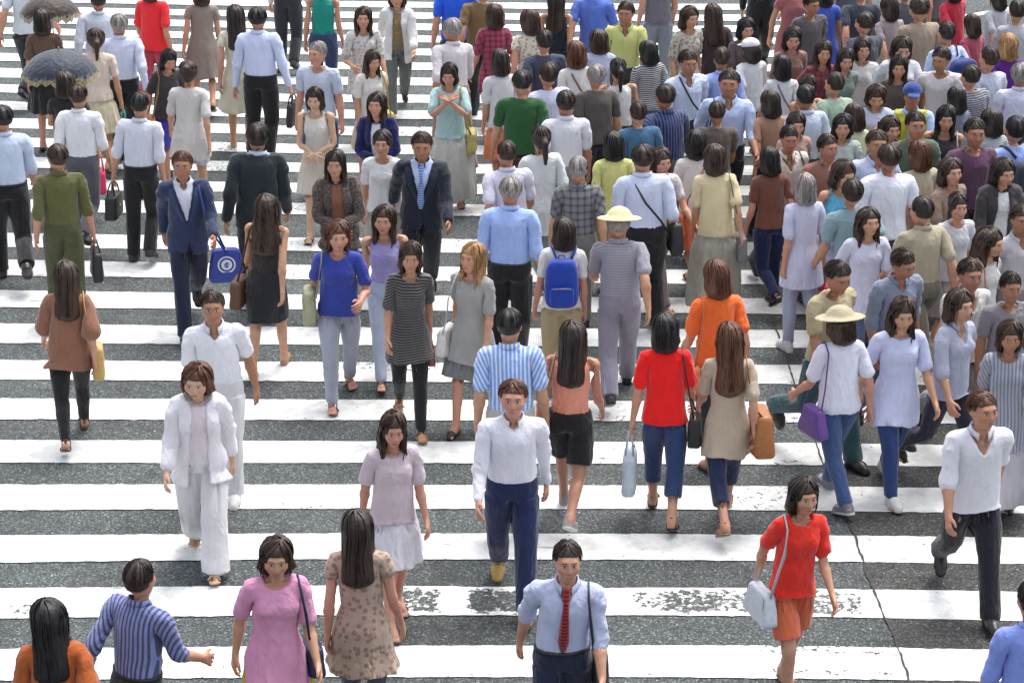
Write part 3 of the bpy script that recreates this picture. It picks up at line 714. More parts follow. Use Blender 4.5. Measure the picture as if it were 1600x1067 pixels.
TPL = {}; SRC = {}; SDF = {}
def sample(g, V):
    F, lo, h = g; q = (V-lo)/h; n = np.array(F.shape); q = np.clip(q, 0, n-1.001); i = q.astype(int); f = q-i; o = 0
    for a in (0, 1):
        for b in (0, 1):
            for c in (0, 1):
                w = (f[:, 0] if a else 1-f[:, 0])*(f[:, 1] if b else 1-f[:, 1])*(f[:, 2] if c else 1-f[:, 2]); o = o+w*F[i[:, 0]+a, i[:, 1]+b, i[:, 2]+c]
    return o
def tuck(V, Nn, outers, margin, lim=.02, most=.05):
    """pull cloth or skin in under whatever is worn over it"""
    for g in outers:
        mg = margin if np.isscalar(margin) else margin[len(V)]; d = sample(g, V); mg = np.where(np.abs(V[:, 0]) > .215, min(mg, .013), mg); m = (d > -mg) & (d < np.where((np.abs(V[:, 0]) > .215) & (V[:, 2] < 1.31), min(lim, .002), lim)); V = V-Nn*np.minimum((d+mg)*m, most)[:, None]
    return V
def source(sex, cls, kind):
    key = (sex, cls, kind)
    if key not in SRC:
        g = {'top': top_grid, 'bottom': bottom_grid}[cls](sex, kind) if cls in ('top', 'bottom') else {'hair': hair_template, 'hat': hat_template, 'shoe': shoe_template}[cls](kind)
        if cls in ('top', 'bottom'): SDF[key] = (g.F.copy(), g.lo, g.h)
        SRC[key] = g.mesh()
    return SRC[key]
TGT = {'top': (4200, 2300), 'bottom': (2700, 1600), 'hair': (1700, 900), 'hat': (1400, 900), 'shoe': (640, 300)}
def template(sex, cls, kind, lod=0):
    if cls in ('shoe',): sex = 'm'
    key = (sex, cls, kind, lod)
    if key in TPL: return TPL[key]
    if cls == 'body': V, T = body_template(sex, lod); W = weights(V, sex, 'body')
    else:
        V, Q = source(sex, cls, kind); V, T = decimate(V, Q, TGT[cls][lod], smooth=1 if cls != 'shoe' and cls != 'hat' else 0); W = None
        if cls == 'hair':
            v2, t2 = locks(kind, 50 if lod == 0 else 18); T = np.concatenate([T, t2+len(V)]); V = np.concatenate([V, v2])
        if cls == 'top': W = weights(V, sex, 'top')
        elif cls == 'bottom': W = weights(V, sex, 'skirt' if kind in ('skirt', 'pencil', 'long', 'mini') else 'legs')
        elif cls in ('hair', 'hat'): W = weights(V, sex, 'hair')
        if cls == 'hat': W[:] = 0; W[:, BI['head']] = 1
    TPL[key] = (V, T, vnormals(V, T), W); return TPL[key]
def locks(kind, n):
    """strands and locks of hair laid over the cap from the parting down"""
    r = np.random.RandomState(len(kind)*7+n); V = []; F = []; c = np.array((0, .022, 1.618)); big = kind != 'short'
    ra = np.array((.080, .094, .092))+(.021 if big else .014); part = r.choice([-.022, .02, .0])
    for i in range(n):
        phi = r.uniform(-math.pi, math.pi); back = abs(phi) > 1.25; front = abs(phi) < .75
        sw = (.55 if math.sin(phi) > 0 else -.55)*(1 if front else .15)+r.normal()*.06
        tmax = r.uniform(1.18, 1.36) if front and big else r.uniform(1.0, 1.12) if front else (1.55 if big else (1.75 if back else 1.35)); tmax += r.normal()*.04
        if kind in ('ponytail', 'bun') : tmax = min(tmax, 1.3)
        pts = []; rad = []; w = r.uniform(.0045, .0085) if big else r.uniform(.003, .006)
        for k in range(6):
            t = k/5; th = .10+(tmax-.10)*t; ph = phi+sw*t; lift = 1.0+.012*math.sin(t*3)+r.normal()*.004
            p = c+ra*lift*np.array((math.sin(th)*math.sin(ph), -math.sin(th)*math.cos(ph), math.cos(th))); p[0] += part*(1-t); pts.append(p)
        if kind in ('long', 'wavy', 'bob') and not front:
            zb = {'bob': 1.475, 'long': 1.25, 'wavy': 1.21}[kind]+r.uniform(-.035, .02); p0 = pts[-1].copy(); m = 3 if kind == 'bob' else 6
            for k in range(1, m+1):
                t = k/m; p = p0.copy(); p[2] = p0[2]+(zb-p0[2])*t; p[0] *= 1-.10*t; p[1] += (.035 if abs(phi) > 1.6 else -.03)*t*(1 if kind != 'bob' else .2)
                wv = .013 if kind == 'wavy' else .004; p[0] += wv*math.sin(t*9+i); p[1] += wv*math.cos(t*8+i*2)+r.normal()*.002; pts.append(p)
        if kind == 'ponytail' and i % 3 == 0:
            a = r.uniform(0, 6.28); pts = [np.array((.02*math.cos(a), .120+.0*k, 1.63)) if k == 0 else np.array((.024*math.cos(a)*(1-k*.1), .150+.022*math.sin(a)-k*.003, 1.60-k*.045)) for k in range(6)]
        m = len(pts); rad = [w*(.5+.7*math.sin(math.pi*min(1, .25+.75*k/(m-1)))) for k in range(m)]; rad[-1] = .0015
        v, f = tube(pts, rad, 3); f = f[:-2]; b = len(V); V.extend(v)
        for q in f:
            q = [x+b for x in q]; F.append((q[0], q[1], q[2])); F.append((q[0], q[2], q[3]))
    return np.array(V), np.array(F, dtype=np.int32)

# ---- pose
def rot(axis, deg):
    return np.array(Matrix.Rotation(R(deg), 3, Vector(axis)))
PH = np.array([0, .25, .5, .85, 1, 1.25, 1.5, 1.75, 2.0])
KNEE = [4, 12, 6, 8, 28, 52, 50, 20, 4]; FOOTP = [-12, 0, 0, 12, 28, 45, 25, 2, -12]
def pose(sex, ph=0.0, stride=22, arms='swing', armamp=22, headyaw=0, headpitch=0, lean=4, elbow=18, roll=0):
    J = JT[sex]; Rr = {b: np.eye(3) for b in BONES}
    Rr['spine'] = rot((1, 0, 0), lean*.5)@rot((0, 1, 0), roll*.5); Rr['chest'] = rot((1, 0, 0), lean*.5)@rot((0, 1, 0), roll*.5)
    th = {}
    for n, off in (('L', 0.0), ('R', 1.0)):
        p = (ph+off) % 2.0; a = stride*math.cos(math.pi*p)+3; kf = stride/22
        kn = float(np.interp(p, PH, KNEE))*min(1, kf*.9+.1); fp = float(np.interp(p, PH, FOOTP))*min(1, kf)
        Rr['thigh'+n] = rot((-1, 0, 0), a); Rr['shin'+n] = rot((1, 0, 0), kn); Rr['foot'+n] = rot((1, 0, 0), fp+a-kn)
        th[n] = a
    tw = 4*math.cos(math.pi*ph)
    Rr['pelvis'] = rot((0, 0, 1), -tw); Rr['spine'] = Rr['spine']@rot((0, 0, 1), 2*tw)
    for n, s in (('L', 1), ('R', -1)):
        adduct = rot((0, 1, 0), s*28); sw = -th[n]*armamp/22.0
        mode = arms if not isinstance(arms, dict) else arms.get(n, 'swing')
        d = np.array((s*s35, 0, -c35)); flexax = np.cross(d, (0, -1, 0)); flexax /= np.linalg.norm(flexax)
        inward = 0
        if mode == 'swing': ua, fl, out, tw_ = sw, elbow+max(0, sw)*.5, 0, 0
        elif mode == 'still': ua, fl, out, tw_ = 2, 8, 3, 0
        elif mode == 'phone': ua, fl, out, tw_ = 28, 98, 0, 35
        elif mode == 'face': ua, fl, out, tw_ = 50, 118, 0, 50
        elif mode == 'strap': ua, fl, out, tw_ = 12, 128, 4, 20
        elif mode == 'clasp': ua, fl, out, tw_ = 18, 68, 0, 58
        elif mode == 'umbrella': ua, fl, out, tw_ = 22, 100, 0, 12
        elif mode == 'hang': ua, fl, out, tw_ = sw*.35, 8, 4, 0
        elif mode == 'bagarm': ua, fl, out, tw_ = 10, 80, 6, 15
        Rr['uarm'+n] = rot((-1, 0, 0), ua)@rot((0, 1, 0), s*(28-out))@rot(d, s*tw_)
        Rr['farm'+n] = rot(flexax, fl)
    Rr['neck'] = rot((1, 0, 0), headpitch*.4-lean*.5)@rot((0, 0, 1), headyaw*.4)@rot((0, 1, 0), -roll*.7); Rr['head'] = rot((1, 0, 0), headpitch*.6-lean*.3)@rot((0, 0, 1), headyaw*.6)
    G = {}
    for b in BONES:
        j = J[b]; M = np.eye(4); M[:3, :3] = Rr[b]; M[:3, 3] = j-Rr[b]@j
        G[b] = M if PARENT[b] is None else G[PARENT[b]]@M
    return G
def skinned(V, W, G):
    A = np.stack([G[b] for b in BONES]); M = np.tensordot(W, A, 1)
    return np.einsum('nij,nj->ni', M[:, :3, :3], V)+M[:, :3, 3]
def xf(G, b, p): return G[b][:3, :3]@np.asarray(p, float)+G[b][:3, 3]
def wrinkle(V, Nn, amp, seed, f0=1.0, zsq=.55):
    r = np.random.RandomState(seed); d = np.zeros(len(V))
    for i in range(7):
        k = r.normal(size=3); k[2] *= 1.0; k /= np.linalg.norm(k); f = 2*math.pi/(r.uniform(.07, .17))*f0; k2 = r.normal(size=3)*9
        w = np.sin(V@k*f+2.2*np.sin(V@k2+r.uniform(0, 6))+r.uniform(0, 6)); d += (w if i % 2 else 1.2-2.4*np.abs(w)**.7)*r.uniform(.4, 1)
    d = d/3.0; d = np.sign(d)*np.abs(d)**.8
    return V+Nn*(amp*d)[:, None]
# ------------------------------------------------------------------ a person with clothes
SKIN = {'a': (.54, .30, .205), 'b': (.47, .25, .165), 'c': (.37, .185, .115), 'd': (.62, .39, .29)}
HAIR = {'black': (.012, .011, .012), 'dark': (.028, .018, .014), 'brown': (.040, .022, .014), 'auburn': (.095, .036, .017), 'grey': (.26, .25, .25), 'blond': (.34, .20, .085), 'white': (.5, .5, .5)}
PN = 0
class Person:
    pass
def collar_part(add, G, S, sex, top, J):
    """a folded shirt collar, open at the throat"""
    m = sex == 'm'; R0 = .064 if m else .056; V = []; F = []; n = 22
    for i in range(n+1):
        a = math.pi/2+(-2.72+5.44*i/n); fr = max(0, -math.sin(a)); cy = .012-.004*fr
        zt = 1.478-.034*fr; zb = 1.442-.030*fr-(.022 if i in (0, n) else 0)
        for rr, z in ((R0, zt), (R0+.007, zt+.002), (R0+.019+.006*fr, zb), (R0+.013+.006*fr, zb-.002)):
            V.append((rr*math.cos(a), cy+rr*.93*math.sin(a), z))
    for i in range(n):
        for k in range(4): F.append((i*4+k, i*4+(k+1) % 4, (i+1)*4+(k+1) % 4, (i+1)*4+k))
    V = np.array(V); W = np.zeros((len(V), len(BONES))); W[:, BI['chest']] = .75; W[:, BI['neck']] = .25
    pat = top[2] if len(top) > 2 else 'plain'; c2 = top[3] if len(top) > 3 else (.03, .03, .035)
    add('collar', skinned(V*S, W, G), np.array(F, dtype=np.int32), cloth(top[1], pat, c2), V)
def lapels(add, G, S, sex, g, colr):
    V = []; F = []; ys = np.linspace(-.26, .05, 120)
    def sy(x, z):
        d = sample(g, np.stack([np.full(120, x), ys, np.full(120, z)], 1)); k = np.argmax(d < 0); return ys[k] if d[k] < 0 else -.10
    for s in (1, -1):
        b = len(V); n = 10
        for i in range(n+1):
            t = i/n; z = 1.115+.30*t; xi = .012+(z-1.10)*.27+.004; w = .018+.040*math.sin(min(1, t*1.25)*math.pi*.55); 
            if t > .80: w *= 1-.35*(t-.80)/.2
            for x in (xi, xi+w*.5, xi+w): V.append((s*x, min(sy(s*x, z), sy(s*(x+.006), z))-(.015 if x < xi+w*.9 else .006), z))
        for i in range(n):
            for k in range(2):
                q = (b+i*3+k, b+i*3+k+1, b+(i+1)*3+k+1, b+(i+1)*3+k); F.append(q if s > 0 else q[::-1])
    V = np.array(V); W = np.zeros((len(V), len(BONES))); W[:, BI['chest']] = 1
    add('lapels', skinned(V*S, W, G), np.array(F, dtype=np.int32), cloth(tuple(c*1.25+.002 for c in colr), 'plain', rough=.6), V)
def build_person(x, y, face, sex, H, top, bottom, hair, label, shoes=('leather', (.02, .018, .018)), inner=None, skin='a', ph=None, stride=None,
                 arms='swing', yaw=None, pitch=None, girth=1.0, hat=None, belt=None, tie=None, amp=1.0, group=None, glasses=False, lean=None, armamp=22):
    global PN; PN += 1; rs = np.random.RandomState(100+PN)
    skirt = (bottom and bottom[0] in ('skirt', 'pencil', 'long', 'mini')) or top[0].startswith('dress')
    ph = rs.uniform(0, 2) if ph is None else ph
    stride = (rs.uniform(20, 28) if not skirt else rs.uniform(13, 17)) if stride is None else stride
    if bottom and bottom[0] == 'long' or top[0] == 'dress_long': stride = min(stride, 10)
    yaw = rs.uniform(-14, 14) if yaw is None else yaw; pitch = rs.uniform(0, 14) if pitch is None else pitch
    G = pose(sex, ph, stride, arms, armamp*rs.uniform(.8, 1.45), yaw, pitch, rs.uniform(2, 9) if lean is None else lean, rs.uniform(10, 30), rs.uniform(-3.5, 3.5))
    sc = H/1.70
    root = empty('person', (x, y, 0.0), R(face)); tag(root, label, 'person', group)
    lod = 0 if y < 31 else 1
    tucked = top[0] in ('shirt_short', 'shirt_rolled', 'shirt', 'tank') and bottom is not None
    for c_, k_ in ([('top', top[0])]+([('bottom', bottom[0])] if bottom else [])+([('top', inner[0])] if inner else [])): source(sex, c_, k_)
    gt = SDF[(sex, 'top', top[0])]; gb = SDF[(sex, 'bottom', bottom[0])] if bottom else None; gi = SDF[(sex, 'top', inner[0])] if inner else None
    Bv, Bt, Bn, Bw = template(sex, 'body', '', lod)
    S = np.array((girth, girth, 1.0))
    Bv2 = tuck(Bv, Bn, [gt], .030 if inner else .024, .035)
    Bv2 = tuck(Bv2, Bn, [g for g in (gb, gi) if g is not None], .018, .03)
    hk = np.array((rs.uniform(.95, 1.07), rs.uniform(.96, 1.04), rs.uniform(.97, 1.03))); hj = rs.uniform(-.10, .10); hn = rs.uniform(-.004, .003)
    def face_shape(V, nose=False):
        """no two heads alike: wider or longer skulls, fuller or finer jaws, other noses"""
        V = V.copy(); t = np.clip((V[:, 2]-1.485)/.03, 0, 1)[:, None]; c = np.array((0, .012, 1.56)); W2 = c+(V-c)*hk
        j = np.clip((1.575-V[:, 2])/.06, 0, 1)*(V[:, 1] < .02); W2[:, 0] *= 1+hj*j
        if nose: b = np.exp(-((V[:, 0]/.014)**2+((V[:, 2]-1.578)/.018)**2))*(V[:, 1] < -.08); W2[:, 1] += hn*b
        return V*(1-t)+W2*t
    pb = skinned(face_shape(Bv2, True)*S, Bw, G)
    # shoes
    sv, st, _, _ = template('m', 'shoe', shoes[0], lod); shoe_sets = []
    for n, s in (('L', 1), ('R', -1)):
        j = JT[sex]['foot'+n]; v = sv.copy(); v[:, 0] *= s*(1.0 if sex == 'm' else .92); v[:, 1] = v[:, 1]*(1.0 if sex == 'm' else .94)+.0*s; v[:, 0] += j[0]
        shoe_sets.append((n, v, (v@G['foot'+n][:3, :3].T)+G['foot'+n][:3, 3], st if s == 1 else st[:, ::-1]))
    zmin = min(a[2][:, 2].min() for a in shoe_sets); dz = -zmin
    P = Person(); P.root = root; P.sc = sc; P.G = G; P.dz = dz; P.face = face; P.x, P.y = x, y; P.sex = sex; P.H = H; P.S = S
    def fin(v): v = v.copy(); v[:, 2] += dz; return v*sc
    P.loc = lambda b, p: (xf(G, b, np.asarray(p)*S)+np.array((0, 0, dz)))*sc
    def add(name, v, t, mat, rest, col=None):
        me = mesh_from(name, fin(v), np.ascontiguousarray(t)); add_rest(me, rest, col); o = link(name, me, mat, root); return o
    add('body', pb, Bt, skin_mat(tuple(round(c*q_, 3) for c, q_ in zip(SKIN[skin], (.98+.02*(PN % 3), .96+.03*(PN % 4), .94+.04*(PN % 3)))), sex), Bv)
    for n, v0, v, t in shoe_sets: add('shoe', v, t, shoe_mat(shoes[1], shoes[0]), v0)
    def garment(name, cls, kind, mat, outers=(), o=0.0, a=.0052, lim=.03):
        V, T, Nn, W = template(sex, cls, kind, lod)
        V2 = wrinkle(V, Nn, a*amp, PN*7+len(name)) if a else V
        if o: V2 = V2+Nn*o
        if outers: V2 = tuck(V2, Nn, outers, .012, lim, .032 if name in ('trousers', 'shorts', 'skirt') else .018)
        return add(name, skinned(V2*S, W, G), T, mat, V)
    if bottom:
        kind, colr = bottom[0], bottom[1]; pat = bottom[2] if len(bottom) > 2 else 'plain'; c2 = bottom[3] if len(bottom) > 3 else (.03, .03, .035)
        garment({'skirt': 'skirt', 'pencil': 'skirt', 'long': 'skirt', 'mini': 'skirt', 'shorts': 'shorts'}.get(kind, 'trousers'), 'bottom', kind, cloth(colr, pat, c2), [] if tucked else [gt])
    kind, colr = top[0], top[1]; pat = top[2] if len(top) > 2 else 'plain'; c2 = top[3] if len(top) > 3 else (.03, .03, .035)
    nm = {'jacket': 'jacket', 'cardigan': 'cardigan', 'vest': 'vest'}.get(kind, 'dress' if kind.startswith('dress') else 'shirt')
    if inner:
        garment('shirt' if nm != 'shirt' else 'undershirt', 'top', inner[0], cloth(inner[1], inner[2] if len(inner) > 2 else 'plain', inner[3] if len(inner) > 3 else (.03, .03, .035)), [gt]+([gb] if gb is not None else []), a=.002, lim=.006)
    garment(nm, 'top', kind, cloth(colr, pat, c2, .85 if nm != 'jacket' else .7), [gb] if tucked else [], o=.004 if inner else 0, a=.0066)
    cs = inner if (inner and inner[0].startswith('shirt')) else top
    if cs[0].startswith('shirt'): collar_part(add, G, S, sex, cs, JT[sex])
    if top[0] == 'jacket': lapels(add, G, S, sex, gt, colr)
    if tie:
        pts = [xf(G, 'chest', (0, -.066, 1.442)), xf(G, 'chest', (0, -.092, 1.40)), xf(G, 'chest', (0, -.128, 1.36)), xf(G, 'chest', (0, -.143, 1.25)), xf(G, 'spine', (0, -.134, 1.10)), xf(G, 'spine', (0, -.128, 1.03))]
        v, f = tube(pts, [.021, .022, .019, .026, .035, .018], 8); v = np.array(v); v = (v+np.array((0, 0, dz)))*sc
        me = mesh_from('tie', v, f); add_rest(me, v); link('tie', me, cloth(tie, 'hstripe_fine', (tie[0]*.3, tie[1]*.3, tie[2]*.35)), root)
    if belt is not None and bottom:
        rr = np.interp(.995, [p[0] for p in TORSO[sex]], [p[1] for p in TORSO[sex]])+.0165
        ring = [((rr*math.cos(t))*S[0], .006+rr*.72*math.sin(t)*S[1], .992) for t in np.linspace(0, 2*math.pi, 25)[:-1]]
        ring = [xf(G, 'pelvis', p) for p in ring]; v, f = tube(ring, .013, 6, True, .35); v = (np.array(v)+np.array((0, 0, dz)))*sc
        me = mesh_from('belt', v, f); link('belt', me, gloss_mat(belt, .4), root)
    if hair[0] != 'none':
        V, T, Nn, W = template(sex, 'hair', hair[0], lod); V2 = wrinkle(V, Nn, .0022, PN*3+1, 1.3)
        ths = np.arctan2(V[:, 0], -(V[:, 1]-.01)); V2 = V2+Nn*(.0014*np.sin(ths*34+V[:, 2]*20+rs.uniform(0, 6)))[:, None]
        if hat: t_ = np.clip((V2[:, 2]-1.61)/.03, 0, 1)[:, None]; c_ = np.array((0, .014, 1.60)); V2 = V2*(1-t_)+(c_+(V2-c_)*.80)*t_   # flattened under the hat
        Sh = np.array((1+(girth-1)*.3, 1+(girth-1)*.3, 1)); add('hair', skinned(face_shape(V2)*S, W, G), T, hair_mat(HAIR[hair[1]]), V)
    if hat:
        V, T, _, W = template(sex, 'hat', hat[0], lod); add('hat', skinned(face_shape(V)*S, W, G), T, cloth(hat[1], hat[2] if len(hat) > 2 else 'plain'), V)
    if glasses:
        parts = []
        for s in (1, -1):
            c = np.array((s*.031, -.106, 1.603)); parts.append([c+(.020*math.cos(t), 0, .014*math.sin(t)) for t in np.linspace(0, 2*math.pi, 13)[:-1]])
        V = []; F = []
        def addt(p, closed):
            v, f = tube([xf(G, 'head', np.array(q)*S) for q in p], .0022, 5, closed); b = len(V); V.extend(v); F.extend([tuple(i+b for i in q) for q in f])
        for p in parts: addt(p, True)
        addt([(-.012, -.108, 1.606), (.012, -.108, 1.606)], False)
        for s in (1, -1): addt([(s*.052, -.104, 1.606), (s*.079, -.01, 1.605)], False)
        me = mesh_from('glasses', (np.array(V)+np.array((0, 0, dz)))*sc, F); link('glasses', me, gloss_mat((.02, .02, .02), .3, 0, 'plastic'), root)
    return P

# ------------------------------------------------------------------ carried things (each a thing of its own, standing in the carrier's frame)
def carried(P, name, label, cat, local):
    """an Empty at the bottom of the thing, turned like the carrier"""
    c, s = math.cos(R(P.face)), math.sin(R(P.face)); lx, ly, lz = local
    o = empty(name, (P.x+c*lx-s*ly, P.y+s*lx+c*ly, lz), R(P.face)); return tag(o, label, cat)
def put(name, vf, mat, root, off=(0, 0, 0)):
    v = np.array(vf[0])-np.array(off); me = mesh_from(name, v, vf[1]); add_rest(me, v); return link(name, me, mat, root)
BAGN = 0
def bag_shell(o, d, w, h, m, col, e):
    """soft sagging bag with a flap or a zip, piping and a clasp"""
    global BAGN; BAGN += 1; r = np.random.RandomState(BAGN)
    v, f = pouch(d, w, h, e, 28, 16, taper=r.uniform(.08, .16)); v = np.array(v)
    v[:, 1] *= 1+.10*np.cos(np.pi*(v[:, 2]/h)); v[:, 2] -= .10*h*(v[:, 2]/h)*np.cos(np.clip(v[:, 1]/w*1.6*2, -1.57, 1.57))*r.uniform(.3, 1)
    v[:, 0] += .006*np.sin(v[:, 1]*38+BAGN)*np.sin(v[:, 2]*26+1); put('bag_body', (v, f), m, o)
    dark = gloss_mat(tuple(c*.55 for c in col), .5); brass = gloss_mat((.55, .45, .25), .3, 1, 'brass')
    for s in (-1, 1):
        put('piping', tube([(s*d*.46, -w*.40, h*.06), (s*d*.40, -w*.40, h*.80), (s*d*.36, -w*.25, h*.88), (s*d*.36, w*.25, h*.88), (s*d*.40, w*.40, h*.80), (s*d*.46, w*.40, h*.06)], .0035, 4), dark, o)
    if BAGN % 2:
        fv, ff = pouch(d*1.06, w*.92, h*.46, .30, 20, 8, .05); fv = [(a, b, c+h*.46) for a, b, c in fv]; put('flap', (fv, ff), m, o)
        for s in (-1, 1): cv, cf = pouch(.010, .034, .026, .4, 10, 6); put('clasp', ([(a+s*d*.53, b, c+h*.44) for a, b, c in cv], cf), brass, o)
    else: put('zip', tube([(0, -w*.34, h*.93), (0, 0, h*.90), (0, w*.34, h*.93)], .006, 5), brass, o)
def handbag(P, side, col, label, size=(.30, .11, .22), hd=.13, mat=None, name='handbag', cat='bag', roty=0):
    n = 'L' if side == 'L' else 'R'; g = P.loc('hand'+n, JT[P.sex]['grip'+n]); w, d, h = size
    bot = np.array((g[0], g[1], g[2]-hd-h)); o = carried(P, name, label, cat, bot)
    m = mat or gloss_mat(col, .5)
    bag_shell(o, d, w, h, m, col, .32)
    for s in (-1, 1):
        pts = [(s*d*.3, -w*.28, h*.93), (s*d*.22, -w*.24, h+hd*.5), (s*.012, -.045, h+hd*.96), (s*.008, .0, h+hd), (s*.012, .045, h+hd*.96), (s*d*.22, w*.24, h+hd*.5), (s*d*.3, w*.28, h*.93)]
        put('handle', tube(pts, .008, 6), gloss_mat(tuple(c*.7 for c in col), .5), o)
    return o
def shoulder_bag(P, side, col, label, size=(.30, .10, .24), z=.82, mat=None, name='shoulder_bag', cross=False, strap=None):
    s = 1 if side == 'L' else -1; ss = -s if cross else s; w, d, h = size; sx = JT[P.sex]['uarmL'][0]
    hip = P.loc('pelvis', (s*(.19+d/2), .03, z)); bot = np.array((hip[0], hip[1], hip[2]-h/2)); o = carried(P, name, label, 'bag', bot)
    m = mat or gloss_mat(col, .5); bag_shell(o, d, w, h, m, col, .30)
    q = lambda b, p: P.loc(b, p)-bot
    if cross:
        fr = [q('pelvis', (s*.17, -.14, z+.04)), q('spine', (s*.12, -.148, 1.06)), q('chest', (0, -.165, 1.22)), q('chest', (ss*.07, -.135, 1.36)), q('chest', (ss*.09, -.02, 1.455)), q('chest', (ss*.07, .10, 1.37)), q('chest', (0, .145, 1.22)), q('spine', (s*.12, .145, 1.06)), q('pelvis', (s*.18, .15, z+.05))]
    else:
        fr = [q('pelvis', (s*(.19+d/2), -w*.35, z+h*.35)), q('spine', (s*.185, -.13, 1.06)), q('chest', (s*.16, -.155, 1.24)), q('chest', (s*.135, -.09, 1.39)), q('chest', (s*.13, .005, 1.455)), q('chest', (s*.14, .09, 1.38)), q('spine', (s*.185, .13, 1.1)), q('pelvis', (s*(.19+d/2), w*.42, z+h*.35))]
    put('strap', tube(fr, .012, 6, False, .5), gloss_mat(strap or tuple(c*.75 for c in col), .5), o); return o
def backpack(P, col, label, size=(.30, .17, .42), strap=None, mat=None, cross=False):
    w, d, h = size; base = P.loc('chest', (0, .115+d/2, 1.36-h)); o = carried(P, 'backpack', label, 'backpack', base)
    m = mat or cloth(col, 'plain', rough=.7); put('pack_body', pouch(w, d, h, .45, 24, 14, .06), m, o)
    v, f = pouch(w*.72, .06, h*.40, .4); v = [(a, b+d*.48, c+h*.08) for a, b, c in v]; put('front_pocket', (v, f), m, o)
    put('zip', tube([(-w*.28, d*.5+.026, h*.46), (0, d*.5+.030, h*.47), (w*.28, d*.5+.026, h*.46)], .005, 5), gloss_mat((.4, .4, .42), .3, 1, 'steel'), o)
    put('zip', tube([(-w*.42, d*.30, h*.55), (-w*.36, d*.33, h*.86), (0, d*.36, h*.95), (w*.36, d*.33, h*.86), (w*.42, d*.30, h*.55)], .004, 5), gloss_mat(tuple(c*.4 for c in col), .5), o)
    put('grab_loop', tube([(-.03, -.04, h*.97), (-.02, -.04, h*1.05), (.02, -.04, h*1.05), (.03, -.04, h*.97)], .006, 6), m, o)
    q = lambda b, p: P.loc(b, p)-base
    sm = cloth(strap or col, 'plain', rough=.7)
    for s in (1, -1):
        fr = [q('chest', (s*.06, .13, 1.36)), q('chest', (s*.105, .06, 1.445)), q('chest', (s*.115, -.02, 1.45)), q('chest', (s*.115, -.11, 1.37)), q('chest', (s*.12, -.15, 1.26)), q('chest', (s*.165, -.08, 1.13)), q('chest', (s*.16, .06, 1.06)), q('chest', (s*.13, .14, 1.03))]
        put('shoulder_strap', tube(fr, .02, 6, False, .35), sm, o)
    return o
def umbrella(P, side, col, label, radius=.46, lace=None, tilt=0):
    n = 'L' if side == 'L' else 'R'; g = P.loc('hand'+n, JT[P.sex]['grip'+n]); top = np.array((g[0]*.6, g[1]*.9, max(g[2]+.55, P.H+.10)))
    o = carried(P, 'umbrella', label, 'umbrella', g-np.array((0, 0, .10)))
    T = top-(g-np.array((0, 0, .10))); put('shaft', tube([(0, 0, 0), T*.5, T, T*1.06], .007, 6), gloss_mat((.3, .3, .3), .3, 1, 'steel'), o)
    put('handle', tube([(0, 0, 0), (0, 0, -.06), (.02, 0, -.09), (.045, 0, -.07)], .013, 8), gloss_mat((.06, .03, .02), .4), o)
    nr = 8; V = []; F = []; rings = 9; seg = 48
    for j in range(rings+1):
        t = j/rings; r = radius*math.sin(t*1.25)/math.sin(1.25)
        for i in range(seg):
            a = 2*math.pi*i/seg; u = (a*nr/(2*math.pi)) % 1; sag = math.sin(u*math.pi)
            rr = r*(1-.055*sag*t); z = -radius*.62*(1-math.cos(t*1.25))/(1-math.cos(1.25))-.0*sag
            if j == rings and lace: z -= .02*(i % 2)
            V.append((T[0]+rr*math.cos(a), T[1]+rr*math.sin(a), T[2]+z-.03*sag*t*t*-1))
    k = len(V)
    V += [(v[0], v[1], v[2]-.004) for v in V[:k]]
    for j in range(rings):
        for i in range(seg):
            q = (j*seg+i, j*seg+(i+1) % seg, (j+1)*seg+(i+1) % seg, (j+1)*seg+i); F.append(q[::-1]); F.append(tuple(x+k for x in q))
    for i in range(seg): F.append((rings*seg+i, rings*seg+(i+1) % seg, k+rings*seg+(i+1) % seg, k+rings*seg+i))
    put('canopy', (V, F), cloth(col, 'plain', rough=.5), o)
    if lace:
        V2 = []; F2 = []
        for i in range(seg):
            for w_, zz in ((1.003, .006), (1.01, -.035-.018*(i % 2))):
                b = V[rings*seg+i]; V2.append((T[0]+(b[0]-T[0])*w_, T[1]+(b[1]-T[1])*w_, b[2]+zz))
        F2 = [(2*i, 2*((i+1) % seg), 2*((i+1) % seg)+1, 2*i+1) for i in range(seg)]
        put('lace_trim', (V2, F2), cloth(lace, 'mesh', (.04, .035, .03)), o)
    for i in range(nr):
        a = 2*math.pi*i/nr; e = V[rings*seg+int(i*seg/nr)]; md = V[4*seg+int(i*seg/nr)]
        put('rib', tube([T+np.array((0, 0, -.01)), np.array(md)-(0, 0, .01), np.array(e)-(0, 0, .006)], .003, 4), gloss_mat((.3, .3, .3), .3, 1, 'steel'), o)
    return o
def phone(P, side, label, col=(.02, .02, .025)):
    n = side; g = P.loc('hand'+n, JT[P.sex]['grip'+n]+(JT[P.sex]['grip'+n]-JT[P.sex]['hand'+n])*.35); o = carried(P, 'phone', label, 'phone', g-np.array((0, .02, .03)))
    v, f = pouch(.068, .009, .13, .15, 20, 8); put('case', (v, f), gloss_mat(col, .25, 0, 'plastic'), o)
    v, f = pouch(.060, .002, .115, .1, 20, 6); v = [(a, b+.005, c+.007) for a, b, c in v]; put('screen', (v, f), gloss_mat((.03, .04, .06), .08, 0, 'glass_screen'), o); return o
